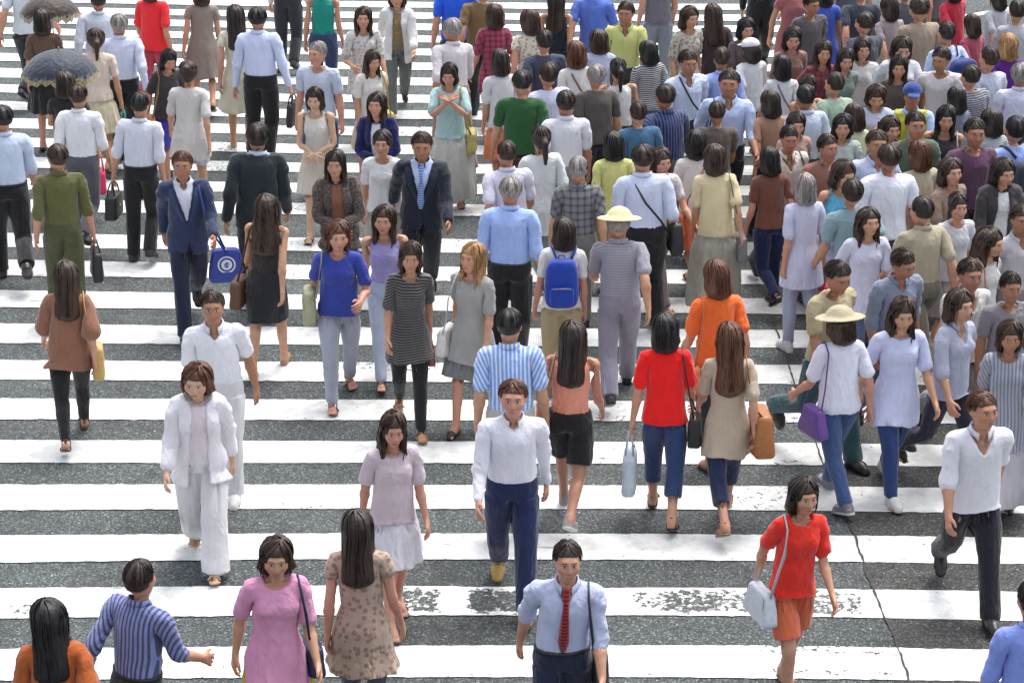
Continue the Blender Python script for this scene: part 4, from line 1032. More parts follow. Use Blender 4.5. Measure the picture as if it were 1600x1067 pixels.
# ------------------------------------------------------------------ the crowd
WHITE = (.80, .81, .83); OFFW = (.68, .66, .62); LB = (.34, .47, .80); PB = (.55, .63, .80); CREAM = (.70, .62, .46); NAVY = (.012, .020, .075); BLACK = (.013, .013, .015)
CHAR = (.028, .032, .038); GREY = (.20, .21, .23); LG = (.42, .43, .46); OLIVE = (.115, .115, .040); TAUPE = (.26, .20, .155); LAV = (.62, .62, .76); DNIM = (.025, .055, .17); JEAN = (.09, .16, .33)
BROWN = (.12, .055, .028); BEIGE = (.50, .40, .27); RED = (.80, .02, .015); CORAL = (.78, .22, .13); PINK = (.72, .32, .50); TEAL = (.01, .26, .20); YEL = (.70, .66, .22); KHAKI = (.42, .35, .20); MUST = (.62, .40, .05)
TAN = (.42, .20, .09)
SP = []
def A(hx, hy, face, sex, H, top, bottom, hair, label, *ex, **kw):
    SP.append(dict(hx=hx, hy=hy, face=face, sex=sex, H=H, top=top, bottom=bottom, hair=hair, label=label, ex=ex, kw=kw))
SAND = ('sandal', (.10, .05, .025)); SANDK = ('sandal', (.02, .018, .018)); PUMP = ('pump', (.02, .018, .018)); PUMPB = ('pump', (.42, .30, .18)); SNW = ('sneaker', (.62, .62, .60)); SNG = ('sneaker', (.16, .17, .19))
hb, sb, bk, um, phn = 'handbag', 'shoulder', 'backpack', 'umbrella', 'phone'
# ---- nearest row, bottom of the photograph
A(82, 968, 190, 'f', 1.62, ('wide', (.42, .10, .022)), ('long', BLACK), ('long', 'black'), 'woman from behind in a rust orange wrap with long black hair, in the corner', shoes=PUMP)
A(207, 893, 152, 'm', 1.70, ('shirt_rolled', (.22, .26, .52), 'vstripe', (.07, .08, .16)), ('trousers', CHAR), ('short', 'dark'), 'man in a slate blue pinstripe shirt walking away beside the woman in rust orange', belt=(.02, .02, .02), ph=.1)
A(425, 862, 18, 'f', 1.60, ('tunic', PINK), ('skirt', MUST), ('bob', 'brown'), 'woman in a loose pink tunic over a mustard yellow skirt', (sb, 'L', NAVY, 'small dark navy shoulder bag on the woman in the pink tunic', dict(size=(.26, .10, .20))), shoes=SAND)
A(562, 826, 176, 'f', 1.62, ('dress_short', (.45, .33, .26), 'floral', (.28, .19, .14)), ('leggings', (.09, .10, .15)), ('long', 'dark'), 'woman with very long dark hair in a beige brown flowered dress over grey leggings', shoes=PUMP)
A(612, 662, 14, 'f', 1.60, ('blouse', (.62, .52, .56)), ('skirt', (.66, .64, .70)), ('wavy', 'brown'), 'woman in a mauve white blouse and pale skirt carrying a coral tote', (hb, 'R', (.78, .13, .05), 'bright coral tote bag held by the woman in the mauve white blouse', dict(size=(.34, .10, .36), hd=.16, name='tote_bag')), shoes=SAND, ph=.9)
A(306, 582, -4, 'f', 1.62, ('cardigan', (.80, .78, .82)), ('wide', (.68, .68, .70)), ('bob', 'auburn'), 'woman all in white with an open white cardigan and wide pale trousers', inner=('tee', (.74, .66, .70)), shoes=('sandal', (.55, .42, .3)), skin='d', ph=.05, stride=17)
A(337, 474, -6, 'm', 1.72, ('shirt_short', (.76, .77, .82)), ('trousers', (.60, .60, .62)), ('short', 'brown'), 'man in a short sleeved white shirt and pale trousers behind the woman all in white', shoes=SNW, skin='c')
A(800, 612, 8, 'm', 1.70, ('shirt', (.76, .76, .84)), ('trousers', NAVY), ('short', 'auburn'), 'auburn haired man in a loose lavender white shirt and navy trousers', shoes=('leather', (.45, .30, .08)), ph=.0, stride=20)
A(880, 862, 6, 'm', 1.72, ('shirt_rolled', (.52, .56, .76)), ('trousers', (.015, .02, .05)), ('short', 'dark'), 'man in a pale blue shirt with a dark red tie at the bottom edge', (sb, 'L', (.03, .03, .04), 'black shoulder bag on the man with the dark red tie', dict(size=(.34, .09, .28))), tie=(.35, .02, .03), belt=(.02, .02, .02))
A(1246, 764, 30, 'f', 1.62, ('blouse', (.82, .035, .02)), ('shorts', (.70, .16, .07)), ('bob', 'dark'), 'woman in a scarlet blouse and coral shorts with bare legs', (sb, 'R', (.62, .66, .72), 'pale grey shoulder bag on the woman in the scarlet blouse', dict()), shoes=('sandal', (.5, .42, .3)), ph=.8)
A(1616, 935, 200, 'm', 1.70, ('shirt_rolled', (.25, .33, .80)), ('trousers', CHAR), ('short', 'black'), 'man in a vivid blue shirt cut off by the right edge', belt=(.02, .02, .02))
# ---- second row
A(100, 425, 180, 'f', 1.60, ('wide', (.26, .12, .075)), ('leggings', BLACK), ('long', 'brown'), 'long haired woman from behind in a chestnut brown top and black leggings', (sb, 'R', (.55, .36, .12), 'tan shoulder bag hanging beside the chestnut brown top', dict(size=(.24, .09, .30))), shoes=SAND, ph=.95)
A(90, 247, 184, 'm', 1.68, ('shirt_rolled', OLIVE), ('trousers', (.075, .078, .034)), ('short', 'brown'), 'man from behind all in olive green', (hb, 'R', BLACK, 'black briefcase in the hand of the man in olive green', dict(size=(.38, .10, .28), hd=.07, name='briefcase', cat='briefcase')), arms={'R': 'hang'}, shoes=('leather', (.05, .03, .02)))
A(3, 182, 186, 'm', 1.70, ('shirt_rolled', PB), ('trousers', BLACK), ('short', 'black'), 'man in a pale blue shirt and black trousers at the left edge', belt=(.02, .02, .02))
A(122, 150, 178, 'm', 1.70, ('shirt_rolled', WHITE), ('trousers', (.10, .10, .12)), ('short', 'brown'), 'man from behind in a white shirt just beyond the man in olive green', skin='b')
A(214, 165, 182, 'm', 1.70, ('shirt_rolled', (.70, .71, .80)), ('trousers', BLACK), ('short', 'black'), 'black haired man from behind in a white shirt carrying a black bag', (hb, 'L', BLACK, 'black soft bag carried by the black haired man in white', dict(size=(.34, .12, .26), hd=.10)), arms={'L': 'hang'}, belt=(.02, .02, .02), ph=.55)
A(288, 248, 8, 'm', 1.72, ('jacket', (.018, .03, .085)), ('trousers', (.012, .016, .04)), ('short', 'auburn'), 'man in an open navy jacket over a white shirt with auburn hair', (sb, 'L', (.03, .06, .34), 'royal blue bag with a round white emblem beside the open navy jacket', dict(size=(.12, .30, .34), z=.64, name='emblem_bag')), inner=('shirt', (.66, .66, .76)), skin='c', ph=1.1)
A(399, 214, 178, 'm', 1.72, ('jacket', (.016, .024, .030)), ('trousers', (.015, .02, .026)), ('short', 'dark'), 'man from behind in a dark charcoal suit', inner=('shirt', PB), ph=.4)
A(412, 322, 168, 'f', 1.60, ('tank', (.035, .028, .026)), ('pencil', (.02, .021, .026)), ('wavy', 'brown'), 'woman in a sleeveless black top and black pencil skirt in front of the charcoal suit', (sb, 'L', (.10, .045, .02), 'brown leather bag on the woman in the black pencil skirt', dict(size=(.34, .11, .26))), shoes=('pump', (.3, .22, .15)), ph=.9)
A(404, 30, 180, 'm', 1.74, ('shirt', (.60, .66, .88)), ('trousers', BLACK), ('short', 'black'), 'man from behind in a light blue long sleeved shirt holding a black case', (hb, 'R', BLACK, 'slim black case held by the man in the long sleeved light blue shirt', dict(size=(.36, .07, .27), hd=.07, name='briefcase', cat='briefcase')), arms={'R': 'hang', 'L': 'hang'}, belt=(.02, .02, .02), ph=.5, stride=14)
A(370, 24, 176, 'f', 1.60, ('dress', (.68, .64, .50)), None, ('long', 'dark'), 'long haired woman from behind in a cream dress', shoes=PUMPB)
A(313, -12, 182, 'f', 1.60, ('dress', (.27, .22, .19)), None, ('bob', 'brown'), 'woman in a taupe sack dress near the top edge', shoes=PUMP)
A(236, -20, 172, 'f', 1.62, ('blouse', (.85, .03, .04)), ('trousers', (.5, .06, .1)), ('bob', 'dark'), 'woman in a bright red blouse at the top edge', shoes=PUMP)
A(152, -4, 186, 'm', 1.72, ('shirt', (.66, .70, .80)), ('trousers', CHAR), ('short', 'dark'), 'man in a very pale shirt beside the bright red blouse')
A(186, 34, 180, 'm', 1.72, ('shirt', (.62, .68, .86)), ('trousers', BLACK), ('short', 'grey'), 'grey haired man from behind in a pale blue shirt below the bright red blouse', belt=(.02, .02, .02))
A(38, -42, 170, 'm', 1.74, ('tee', (.66, .70, .75)), ('trousers', CHAR), ('short', 'dark'), 'man in a pale grey tee shirt at the top left corner', girth=1.1)
A(104, 128, 185, 'f', 1.58, ('dress', (.02, .02, .022)), None, ('bob', 'dark'), 'woman in a black dress under a slate blue parasol', (um, 'L', (.018, .026, .045), 'slate blue parasol with a beige lace rim', dict(radius=.40, lace=(.38, .32, .16))), (hb, 'R', (.75, .03, .12), 'crimson handbag of the woman in the black dress', dict(size=(.22, .08, .26))), arms={'L': 'umbrella', 'R': 'hang'}, shoes=PUMP)
A(66, 32, 192, 'f', 1.58, ('blouse', (.12, .07, .05)), ('skirt', BLACK), ('bob', 'dark'), 'woman in dark brown under a small black lace parasol', (um, 'R', (.03, .018, .014), 'small black brown parasol with a pale lace rim', dict(radius=.34, lace=(.45, .38, .24))), arms={'R': 'umbrella'}, shoes=PUMP)
A(256, 86, 20, 'f', 1.58, ('blouse', (.05, .04, .045)), ('skirt', (.05, .04, .30)), ('bob', 'black'), 'woman in a black blouse and violet blue skirt', (sb, 'R', TAN, 'tan shoulder bag on the woman with the violet blue skirt', dict()), pitch=25, shoes=PUMP)
A(147, 62, 196, 'f', 1.58, ('tee', (.72, .60, .50)), ('skirt', (.60, .54, .38)), ('ponytail', 'brown'), 'woman with a turquoise tote and a cream skirt', (hb, 'R', (.02, .42, .52), 'turquoise tote bag held beside a cream skirt', dict(size=(.30, .10, .32), name='tote_bag')), arms={'R': 'hang'}, shoes=SAND)
A(292, 112, 170, 'f', 1.58, ('tunic', (.62, .60, .58)), ('shorts', (.60, .6, .72)), ('bun', 'dark'), 'woman in a white tunic with her hair in a bun', shoes=('sneaker', (.10, .05, .03)))
# ---- top middle
A(503, -22, 178, 'f', 1.60, ('tank', TEAL), ('slim', (.03, .05, .12)), ('bun', 'dark'), 'woman in a sleeveless emerald green top', shoes=PUMP)
A(567, 22, 24, 'f', 1.60, ('tunic', (.62, .60, .58), 'floral', (.40, .38, .38)), ('slim', DNIM), ('long', 'brown'), 'long haired woman in a grey white patterned tunic and dark jeans', arms={'R': 'bagarm'}, shoes=PUMP)
A(577, 92, 16, 'f', 1.58, ('blouse', (.70, .68, .62)), ('skirt', (.62, .55, .42)), ('long', 'brown'), 'woman in a cream blouse with a yellow bag', (sb, 'L', (.55, .42, .10), 'mustard yellow bag at the hip of the cream blouse', dict()), shoes=SAND)
A(620, -14, 2, 'f', 1.62, ('cardigan', (.74, .74, .72)), ('trousers', (.14, .16, .14)), ('bob', 'dark'), 'woman in an open white cardigan over a patterned top and grey green trousers', inner=('tee', (.20, .18, .08), 'floral', (.45, .18, .10)), ph=.95, shoes=PUMP)
A(712, -32, 180, 'm', 1.72, ('tee', (.02, .12, .80)), ('trousers', (.05, .05, .06)), ('short', 'black'), 'man from behind in a cobalt blue tee shirt at the top edge')
A(706, 44, 195, 'm', 1.68, ('shirt_rolled', (.68, .64, .66)), ('trousers', (.32, .20, .15)), ('short', 'grey'), 'grey haired man in a pale pinkish shirt just below the cobalt tee shirt', skin='b')
A(703, 112, 4, 'f', 1.60, ('blouse', (.42, .62, .62)), ('long', (.55, .54, .50)), ('bob', 'dark'), 'woman lifting both hands to her face in an aqua blouse and long pale skirt', (sb, 'L', (.45, .38, .12), 'straw yellow bag on the woman in the aqua blouse', dict()), arms='face', pitch=16, shoes=SAND)
A(495, 148, 2, 'f', 1.60, ('tank', (.66, .62, .58)), ('skirt', (.60, .54, .46)), ('bob', 'dark'), 'woman in a sleeveless cream white top facing the camera', arms='clasp', ph=.95, stride=14, skin='d', shoes=SAND)
A(497, 82, -10, 'm', 1.66, ('tee', (.50, .55, .68)), ('shorts', DNIM), ('short', 'grey'), 'grey haired man in a faded blue tee shirt and denim shorts', shoes=SNG)
A(592, 150, 0, 'f', 1.60, ('cardigan', (.008, .012, .085)), ('shorts', (.50, .26, .20)), ('long', 'dark'), 'woman in a deep navy cardigan over white with hands clasped', inner=('tee', (.66, .66, .72)), arms='clasp', ph=1.0, shoes=SNW)
A(657, 216, 6, 'm', 1.74, ('jacket', (.010, .014, .030)), ('trousers', (.010, .012, .022)), ('short', 'brown'), 'man in a black navy suit with a striped light blue tie', inner=('shirt', (.50, .58, .84)), tie=(.30, .45, .85), skin='c', ph=.9, shoes=('leather', (.01, .01, .01)))
A(528, 242, -4, 'f', 1.62, ('cardigan', (.06, .055, .055), 'mesh', (.30, .17, .11)), ('slim', (.06, .07, .14)), ('long', 'dark'), 'woman in a black open knit cardigan over a brown top', inner=('tee', (.24, .11, .06)), arms='clasp', ph=.1, shoes=PUMP)
A(527, 358, 8, 'f', 1.60, ('blouse', (.035, .055, .33)), ('slim', (.36, .38, .46)), ('bob', 'auburn'), 'auburn haired woman in a royal blue blouse and pale grey trousers', (sb, 'R', (.36, .36, .22), 'beige grey bag across the royal blue blouse', dict(size=(.32, .11, .30), z=.95)), shoes=SAND, ph=.9, arms={'L': 'bagarm'})
A(600, 222, -8, 'f', 1.58, ('blouse', (.80, .80, .80)), ('shorts', (.45, .40, .36)), ('ponytail', 'dark'), 'woman in a brilliant white short sleeved blouse beside the black navy suit', shoes=SNW)
A(603, 328, 4, 'f', 1.60, ('tank', (.36, .32, .58)), ('slim', (.42, .48, .60)), ('long', 'brown'), 'woman in a lavender top and pale jeans in front of the black navy suit', shoes=SAND)
A(637, 392, 6, 'f', 1.64, ('tunic', (.025, .025, .028), 'hstripe_fine', (.16, .15, .15)), ('slim', (.012, .014, .016)), ('bob', 'brown'), 'woman in a finely striped black tunic, slim black trousers and gold sandals', (hb, 'L', (.35, .12, .08), 'terracotta clutch in the hand of the woman in the striped tunic', dict(size=(.22, .06, .15), hd=.03, name='clutch')), shoes=('sandal', (.40, .22, .07)), skin='b', ph=.05, stride=17)
A(737, 396, -10, 'f', 1.58, ('tunic', (.34, .34, .33)), ('skirt', (.17, .18, .18)), ('long', 'blond'), 'fair haired woman in a grey tunic and dark grey skirt', (sb, 'R', (.72, .70, .68), 'white shoulder bag on the fair haired woman', dict()), shoes=PUMP)
A(796, 300, 180, 'm', 1.70, ('shirt_rolled', (.36, .50, .86)), ('trousers', BLACK), ('short', 'grey'), 'grey haired man from behind in a sky blue shirt', belt=(.02, .02, .02), ph=.5, girth=1.06)
A(796, 238, 184, 'm', 1.70, ('shirt_short', (.66, .64, .76)), ('trousers', CHAR), ('short', 'brown'), 'man in a lavender white shirt just beyond the sky blue shirt', skin='b')
A(798, 512, 182, 'm', 1.68, ('shirt_short', (.20, .38, .80), 'vstripe', (.66, .72, .85)), ('trousers', (.45, .44, .42)), ('short', 'black'), 'man from behind in a blue and white vertically striped shirt')
A(878, 362, 180, 'f', 1.62, ('tee', (.74, .72, .72)), ('capri', KHAKI), ('bob', 'dark'), 'woman from behind in a white tee shirt carrying a royal blue backpack', (bk, (.012, .05, .36), 'royal blue backpack with crossed straps on a white tee shirt', dict(size=(.28, .15, .42))), shoes=SNG, ph=.5)
A(892, 520, 178, 'f', 1.62, ('tank', (.78, .32, .22)), ('shorts', (.012, .013, .016)), ('long', 'dark'), 'woman from behind in a coral top and black shorts with bare legs', (sb, 'L', (.50, .32, .20), 'tan bag beside the coral top and black shorts', dict(size=(.26, .1, .24))), shoes=('sneaker', (.30, .30, .28)), ph=.05, skin='b')
A(970, 342, 184, 'm', 1.66, ('shirt_short', (.34, .34, .40), 'hstripe_fine', (.26, .26, .30)), ('trousers', (.26, .24, .30)), ('short', 'grey'), 'man in a straw coloured hat and a grey striped shirt', hat=('sunhat', (.66, .58, .32)), ph=1.0, shoes=('leather', (.02, .02, .025)))
A(904, 262, 182, 'm', 1.70, ('shirt_short', (.20, .20, .215), 'plaid', (.05, .05, .055)), ('trousers', (.16, .15, .14)), ('short', 'grey'), 'grey haired man from behind in a dark grey checked shirt')
A(1008, 248, 184, 'm', 1.72, ('shirt_rolled', (.62, .68, .86)), ('trousers', BLACK), ('short', 'dark'), 'broad man from behind in a pale blue shirt with a black bag strap', (sb, 'R', BLACK, 'black shoulder bag against the broad pale blue shirt', dict(size=(.36, .12, .30), z=.90, cross=True)), girth=1.1, ph=.6)
A(960, 226, 182, 'f', 1.60, ('tee', (.66, .66, .24)), ('skirt', (.22, .24, .12)), ('bob', 'black'), 'woman from behind in a lemon yellow tee shirt', shoes=PUMP)
A(968, 108, 182, 'f', 1.60, ('tank', (.74, .74, .74)), ('skirt', BLACK), ('ponytail', 'black'), 'woman with a black ponytail in a white sleeveless top and black skirt', (sb, 'L', (.58, .42, .20), 'sand coloured bag on the woman with the black ponytail', dict(size=(.30, .11, .34), z=1.0)), arms='hang', shoes=PUMP)
A(905, 84, 186, 'f', 1.60, ('blouse', (.72, .71, .70)), ('capri', (.5, .48, .45)), ('bob', 'auburn'), 'red haired woman from behind in a white blouse with a brown strap', (sb, 'R', (.20, .09, .04), 'brown bag hanging on the red haired woman', dict(cross=True)), shoes=SAND)
A(884, 162, 188, 'm', 1.68, ('shirt_short', (.68, .69, .76)), ('trousers', (.2, .2, .2)), ('short', 'dark'), 'man from behind in a white shirt between the green shirt and the black ponytail', skin='b')
A(864, 112, 200, 'm', 1.68, ('tee', (.62, .64, .82)), ('trousers', JEAN), ('short', 'brown'), 'man in a periwinkle white tee shirt below the red haired woman')
A(815, 130, 178, 'm', 1.72, ('tee', (.022, .095, .030)), ('trousers', (.07, .03, .02)), ('short', 'black'), 'man from behind in a bottle green tee shirt', girth=1.08)
A(846, 216, 190, 'f', 1.60, ('tunic', (.66, .70, .70)), ('slim', (.30, .40, .40)), ('ponytail', 'dark'), 'woman from behind in a pale mint tunic next to the bottle green tee shirt', shoes=SNW)
A(786, 96, 196, 'f', 1.60, ('blouse', (.68, .66, .68)), ('skirt', (.75, .24, .12)), ('bob', 'dark'), 'woman in a white blouse and bright coral skirt', shoes=SAND)
A(828, 34, 188, 'f', 1.60, ('dress', (.70, .66, .56), 'floral', (.45, .32, .22)), None, ('bob', 'brown'), 'woman in a white flowered dress near the top edge', shoes=SAND)
A(872, 2, 176, 'f', 1.62, ('tank', (.015, .02, .035)), ('pencil', (.015, .018, .03)), ('long', 'dark'), 'long haired woman in a sleeveless black outfit at the top edge', shoes=PUMP)
A(926, -22, 170, 'm', 1.72, ('tee', (.10, .18, .62)), ('trousers', (.30, .35, .50)), ('short', 'dark'), 'man in a medium blue tee shirt at the top edge')
A(978, 14, 6, 'm', 1.68, ('shirt_short', (.58, .62, .22)), ('trousers', (.05, .05, .06)), ('short', 'brown'), 'man in a yellow green shirt facing the camera', inner=None, skin='c')
A(772, 22, 196, 'f', 1.58, ('tunic', (.35, .05, .09), 'plaid', (.06, .02, .06)), ('slim', CHAR), ('bob', 'brown'), 'woman in a maroon checked tunic', shoes=PUMP)
A(752, -20, 190, 'm', 1.68, ('tee', (.20, .13, .06)), ('trousers', CHAR), ('short', 'dark'), 'man in a brown tee shirt at the top edge')
A(1016, 78, 200, 'f', 1.58, ('tee', (.06, .06, .065), 'hstripe_fine', (.62, .62, .62)), ('trousers', JEAN), ('bob', 'black'), 'woman in a black and white striped tee shirt and blue jeans', shoes=SNW)
A(1072, 92, 12, 'm', 1.70, ('shirt_short', (.60, .68, .84)), ('trousers', CHAR), ('short', 'brown'), 'brown haired man in a very light blue shirt facing the camera', (sb, 'L', (.025, .03, .05), 'black bag slung on the very light blue shirt', dict(cross=True)), skin='c', girth=1.05)
A(1044, 146, 206, 'm', 1.70, ('shirt_rolled', (.018, .03, .11), 'vstripe', (.10, .12, .24)), ('trousers', (.12, .11, .10)), ('short', 'dark'), 'man from behind in a dark navy striped shirt', skin='c')
A(1172, 122, 6, 'm', 1.72, ('shirt_rolled', (.50, .60, .86)), ('trousers', (.02, .022, .04)), ('short', 'dark'), 'man facing the camera in a light blue shirt with rolled sleeves', (sb, 'R', BLACK, 'black shoulder bag at the hip of the rolled sleeve light blue shirt', dict(size=(.3, .1, .24))), belt=(.02, .02, .02), skin='c')
A(1084, 22, 20, 'f', 1.60, ('tunic', (.50, .47, .40), 'floral', (.26, .22, .18)), ('slim', BEIGE), ('bob', 'brown'), 'woman in a beige patterned tunic next to the far bars', shoes=SAND)
A(1122, 28, 205, 'f', 1.60, ('blouse', (.06, .04, .045)), ('skirt', (.10, .06, .05)), ('long', 'brown'), 'long haired woman in a brown black blouse near the far bars', shoes=PUMP)
A(1080, 222, 198, 'f', 1.60, ('tee', (.70, .68, .66)), ('skirt', (.66, .17, .08)), ('bob', 'black'), 'woman in a white tee shirt and burnt orange skirt', (sb, 'L', (.60, .16, .08), 'coral strapped bag on the woman with the burnt orange skirt', dict(cross=True, col2=0)), shoes=SAND)
A(1122, 246, 190, 'f', 1.62, ('blouse', (.70, .60, .36)), ('long', (.34, .32, .26)), ('bob', 'brown'), 'woman from behind in a butter yellow blouse and long grey beige skirt', (sb, 'R', (.16, .16, .16), 'dark grey bag on the butter yellow blouse', dict(z=.74)), shoes=PUMP)
A(1184, 72, 196, 'f', 1.60, ('blouse', (.72, .74, .76)), ('slim', (.2, .2, .24)), ('bob', 'dark'), 'woman in a white cap and white blouse beyond the rolled sleeve shirt', hat=('cap', (.75, .76, .78)), shoes=SNW)
A(1236, 206, 16, 'm', 1.70, ('shirt_loose', (.70, .68, .60)), ('trousers', (.02, .03, .06)), ('short', 'dark'), 'man in a loose ivory shirt with rolled sleeves and dark trousers', (sb, 'L', (.08, .06, .05), 'brown satchel on the man in the ivory shirt', dict(size=(.34, .12, .26))), skin='c', ph=.0)
A(1302, 188, 8, 'f', 1.60, ('tee', (.45, .52, .50)), ('slim', CHAR), ('bob', 'black'), 'black haired woman in a grey green tee shirt facing the camera', shoes=SNG)
A(1262, 190, 14, 'f', 1.58, ('blouse', (.42, .28, .22)), ('skirt', (.3, .3, .32)), ('bob', 'dark'), 'woman in a dusty brown blouse next to the grey green tee shirt', shoes=SAND)
A(1352, 76, 4, 'f', 1.60, ('tee', (.70, .70, .68)), ('slim', (.3, .33, .35)), ('bob', 'dark'), 'woman in a round necked white tee shirt at the upper edge of the thick crowd', shoes=SNW)
A(1396, 66, 2, 'f', 1.64, ('cardigan', (.72, .76, .82)), ('slim', BLACK), ('bob', 'dark'), 'woman in an open white cardigan over a black top', inner=('tank', (.02, .02, .025)), shoes=PUMP, ph=1.0)
A(1362, 146, 6, 'f', 1.56, ('tee', (.62, .66, .84)), ('skirt', (.30, .32, .40)), ('bob', 'brown'), 'small woman in a bluish white tee shirt holding a phone', (phn, 'R', 'dark phone held by the small woman in bluish white'), arms={'R': 'phone'}, pitch=22, shoes=SAND)
A(1426, 98, 10, 'f', 1.60, ('blouse', (.10, .08, .07)), ('skirt', (.08, .07, .07)), ('long', 'dark'), 'long haired woman in a dark brown blouse above the yellow jacket', shoes=PUMP)
A(1454, 84, -12, 'm', 1.70, ('tee', (.66, .62, .66)), ('trousers', (.10, .10, .12)), ('short', 'dark'), 'man in a pinkish white tee shirt above the yellow jacket', skin='c')
A(1426, 138, 2, 'm', 1.66, ('vest', (.52, .52, .05)), ('trousers', (.07, .07, .06)), ('short', 'dark'), 'man in a navy cap and a yellow green vest over a light blue shirt', inner=('shirt_short', (.45, .58, .86)), hat=('cap', (.02, .05, .22)), skin='c')
A(1390, 192, 4, 'f', 1.58, ('tee', (.24, .16, .12)), ('slim', BLACK), ('bob', 'brown'), 'woman in a brown tee shirt in front of the yellow vest', shoes=PUMP)
A(1478, 180, 2, 'f', 1.62, ('tank', (.05, .045, .05)), ('slim', BLACK), ('long', 'black'), 'long haired woman in a sleeveless charcoal top facing the camera', (sb, 'L', (.55, .55, .55), 'bag with a pale strap on the sleeveless charcoal top', dict()), shoes=PUMP)
A(1362, 216, 20, 'm', 1.70, ('shirt_short', (.56, .62, .84)), ('trousers', (.05, .05, .07)), ('short', 'brown'), 'tanned man in a pale periwinkle shirt facing the camera', skin='c')
A(1388, 246, 200, 'm', 1.72, ('tee', (.78, .80, .88)), ('trousers', (.06, .06, .08)), ('short', 'brown'), 'broad man from behind in a bright bluish white tee shirt', girth=1.12, skin='c', ph=.5)
A(1486, 48, 208, 'm', 1.72, ('tee', (.50, .60, .86)), ('trousers', (.05, .06, .10)), ('short', 'dark'), 'man with a navy backpack on a light blue tee shirt', (bk, (.012, .03, .16), 'navy backpack on a light blue tee shirt', dict(size=(.34, .20, .46))), lean=10)
A(1578, 70, 196, 'f', 1.62, ('tee', (.10, .015, .22)), ('skirt', (.50, .48, .40)), ('bob', 'blond'), 'fair haired woman in a dark violet tee shirt', shoes=SNW)
A(1522, 118, 206, 'm', 1.68, ('tee', (.34, .36, .40), 'hstripe_fine', (.06, .06, .08)), ('trousers', (.55, .55, .48)), ('short', 'dark'), 'man in a grey black striped tee shirt and light trousers')
A(1596, 116, 188, 'm', 1.70, ('shirt_rolled', (.66, .66, .82)), ('trousers', CHAR), ('short', 'grey'), 'grey haired man in a lavender white shirt at the right edge', skin='b')
A(1552, 262, 14, 'f', 1.62, ('cardigan', (.05, .045, .05)), ('slim', (.10, .08, .08)), ('bob', 'dark'), 'woman in a black cardigan over a white top near the right edge', inner=('tee', (.70, .70, .70)), shoes=PUMP)
A(1592, 196, 205, 'm', 1.70, ('tee', (.34, .46, .90)), ('trousers', (.02, .025, .04)), ('short', 'black'), 'man from behind in an azure tee shirt at the right edge', (bk, (.04, .05, .07), 'charcoal backpack on the azure tee shirt', dict()))
A(1440, 12, 204, 'm', 1.72, ('tee', (.34, .27, .20)), ('trousers', (.2, .17, .14)), ('short', 'brown'), 'man in a khaki brown tee shirt at the top edge', girth=1.08)
A(1492, -22, 215, 'f', 1.62, ('blouse', (.55, .03, .06)), ('trousers', (.40, .10, .10)), ('bob', 'black'), 'woman in a crimson blouse at the top edge', shoes=PUMP)
A(1560, -8, 208, 'f', 1.60, ('blouse', (.50, .50, .54)), ('slim', (.20, .20, .22)), ('bob', 'dark'), 'woman in a silver grey blouse at the top right corner', shoes=PUMP)
A(1266, 4, 28, 'm', 1.68, ('tee', (.12, .11, .12)), ('trousers', (.12, .14, .13)), ('short', 'brown'), 'man in a charcoal tee shirt at the end of the far bars', skin='c')
A(1306, -8, 190, 'f', 1.62, ('dress', (.08, .14, .62)), None, ('bob', 'dark'), 'woman in an ultramarine blue dress', shoes=SAND)
A(1342, -16, 186, 'm', 1.70, ('tee', (.05, .06, .09)), ('trousers', (.06, .08, .14)), ('short', 'black'), 'man in a blue black tee shirt beside the ultramarine dress')
A(1384, 4, 194, 'f', 1.60, ('tee', (.36, .32, .33)), ('slim', (.14, .13, .13)), ('bob', 'dark'), 'woman in a mushroom grey tee shirt beside the khaki brown tee shirt', shoes=SNG)
A(1278, 72, 24, 'f', 1.60, ('tunic', (.26, .05, .07), 'plaid', (.06, .03, .04)), ('slim', CHAR), ('long', 'brown'), 'woman in a burgundy checked tunic above the thick crowd', shoes=PUMP)
A(1222, 102, 200, 'f', 1.60, ('tee', (.66, .68, .72)), ('skirt', (.4, .42, .45)), ('bob', 'black'), 'woman from behind in a plain white tee shirt between two men in light blue', (sb, 'R', (.20, .22, .25), 'slate bag with a cross strap on a plain white tee shirt', dict(cross=True)), shoes=SNW)
A(1262, 128, 24, 'f', 1.58, ('tank', (.52, .36, .28)), ('slim', (.3, .25, .22)), ('bob', 'brown'), 'woman in a peach brown sleeveless top', shoes=SAND)
A(1312, 132, 206, 'm', 1.68, ('tee', (.36, .48, .38)), ('trousers', (.24, .24, .16)), ('short', 'dark'), 'man in a sage green tee shirt')
A(1448, 240, 206, 'f', 1.62, ('tunic', (.50, .46, .34)), ('slim', (.2, .18, .15)), ('bob', 'auburn'), 'auburn haired woman from behind in a sand beige tunic', shoes=SAND)
A(1308, 256, 20, 'f', 1.60, ('tank', (.14, .45, .66)), ('slim', (.40, .42, .60)), ('bob', 'brown'), 'woman in a turquoise sleeveless top and grey lilac trousers', (hb, 'L', (.01, .10, .11), 'dark teal handbag of the woman in turquoise', dict(size=(.32, .12, .28))), shoes=SAND, ph=1.0)
A(1262, 292, 196, 'f', 1.60, ('tunic', (.58, .58, .74)), ('slim', (.38, .40, .52)), ('bob', 'grey'), 'grey haired woman in a pale lilac tunic', (hb, 'R', (.70, .06, .12), 'red handbag of the grey haired woman in lilac', dict(size=(.20, .08, .2))), arms={'R': 'hang'}, shoes=SNW)
A(1402, 402, 24, 'm', 1.70, ('shirt_rolled', (.22, .25, .33)), ('trousers', (.08, .10, .17)), ('short', 'brown'), 'tanned man in a slate grey shirt looking down', skin='c', pitch=24)
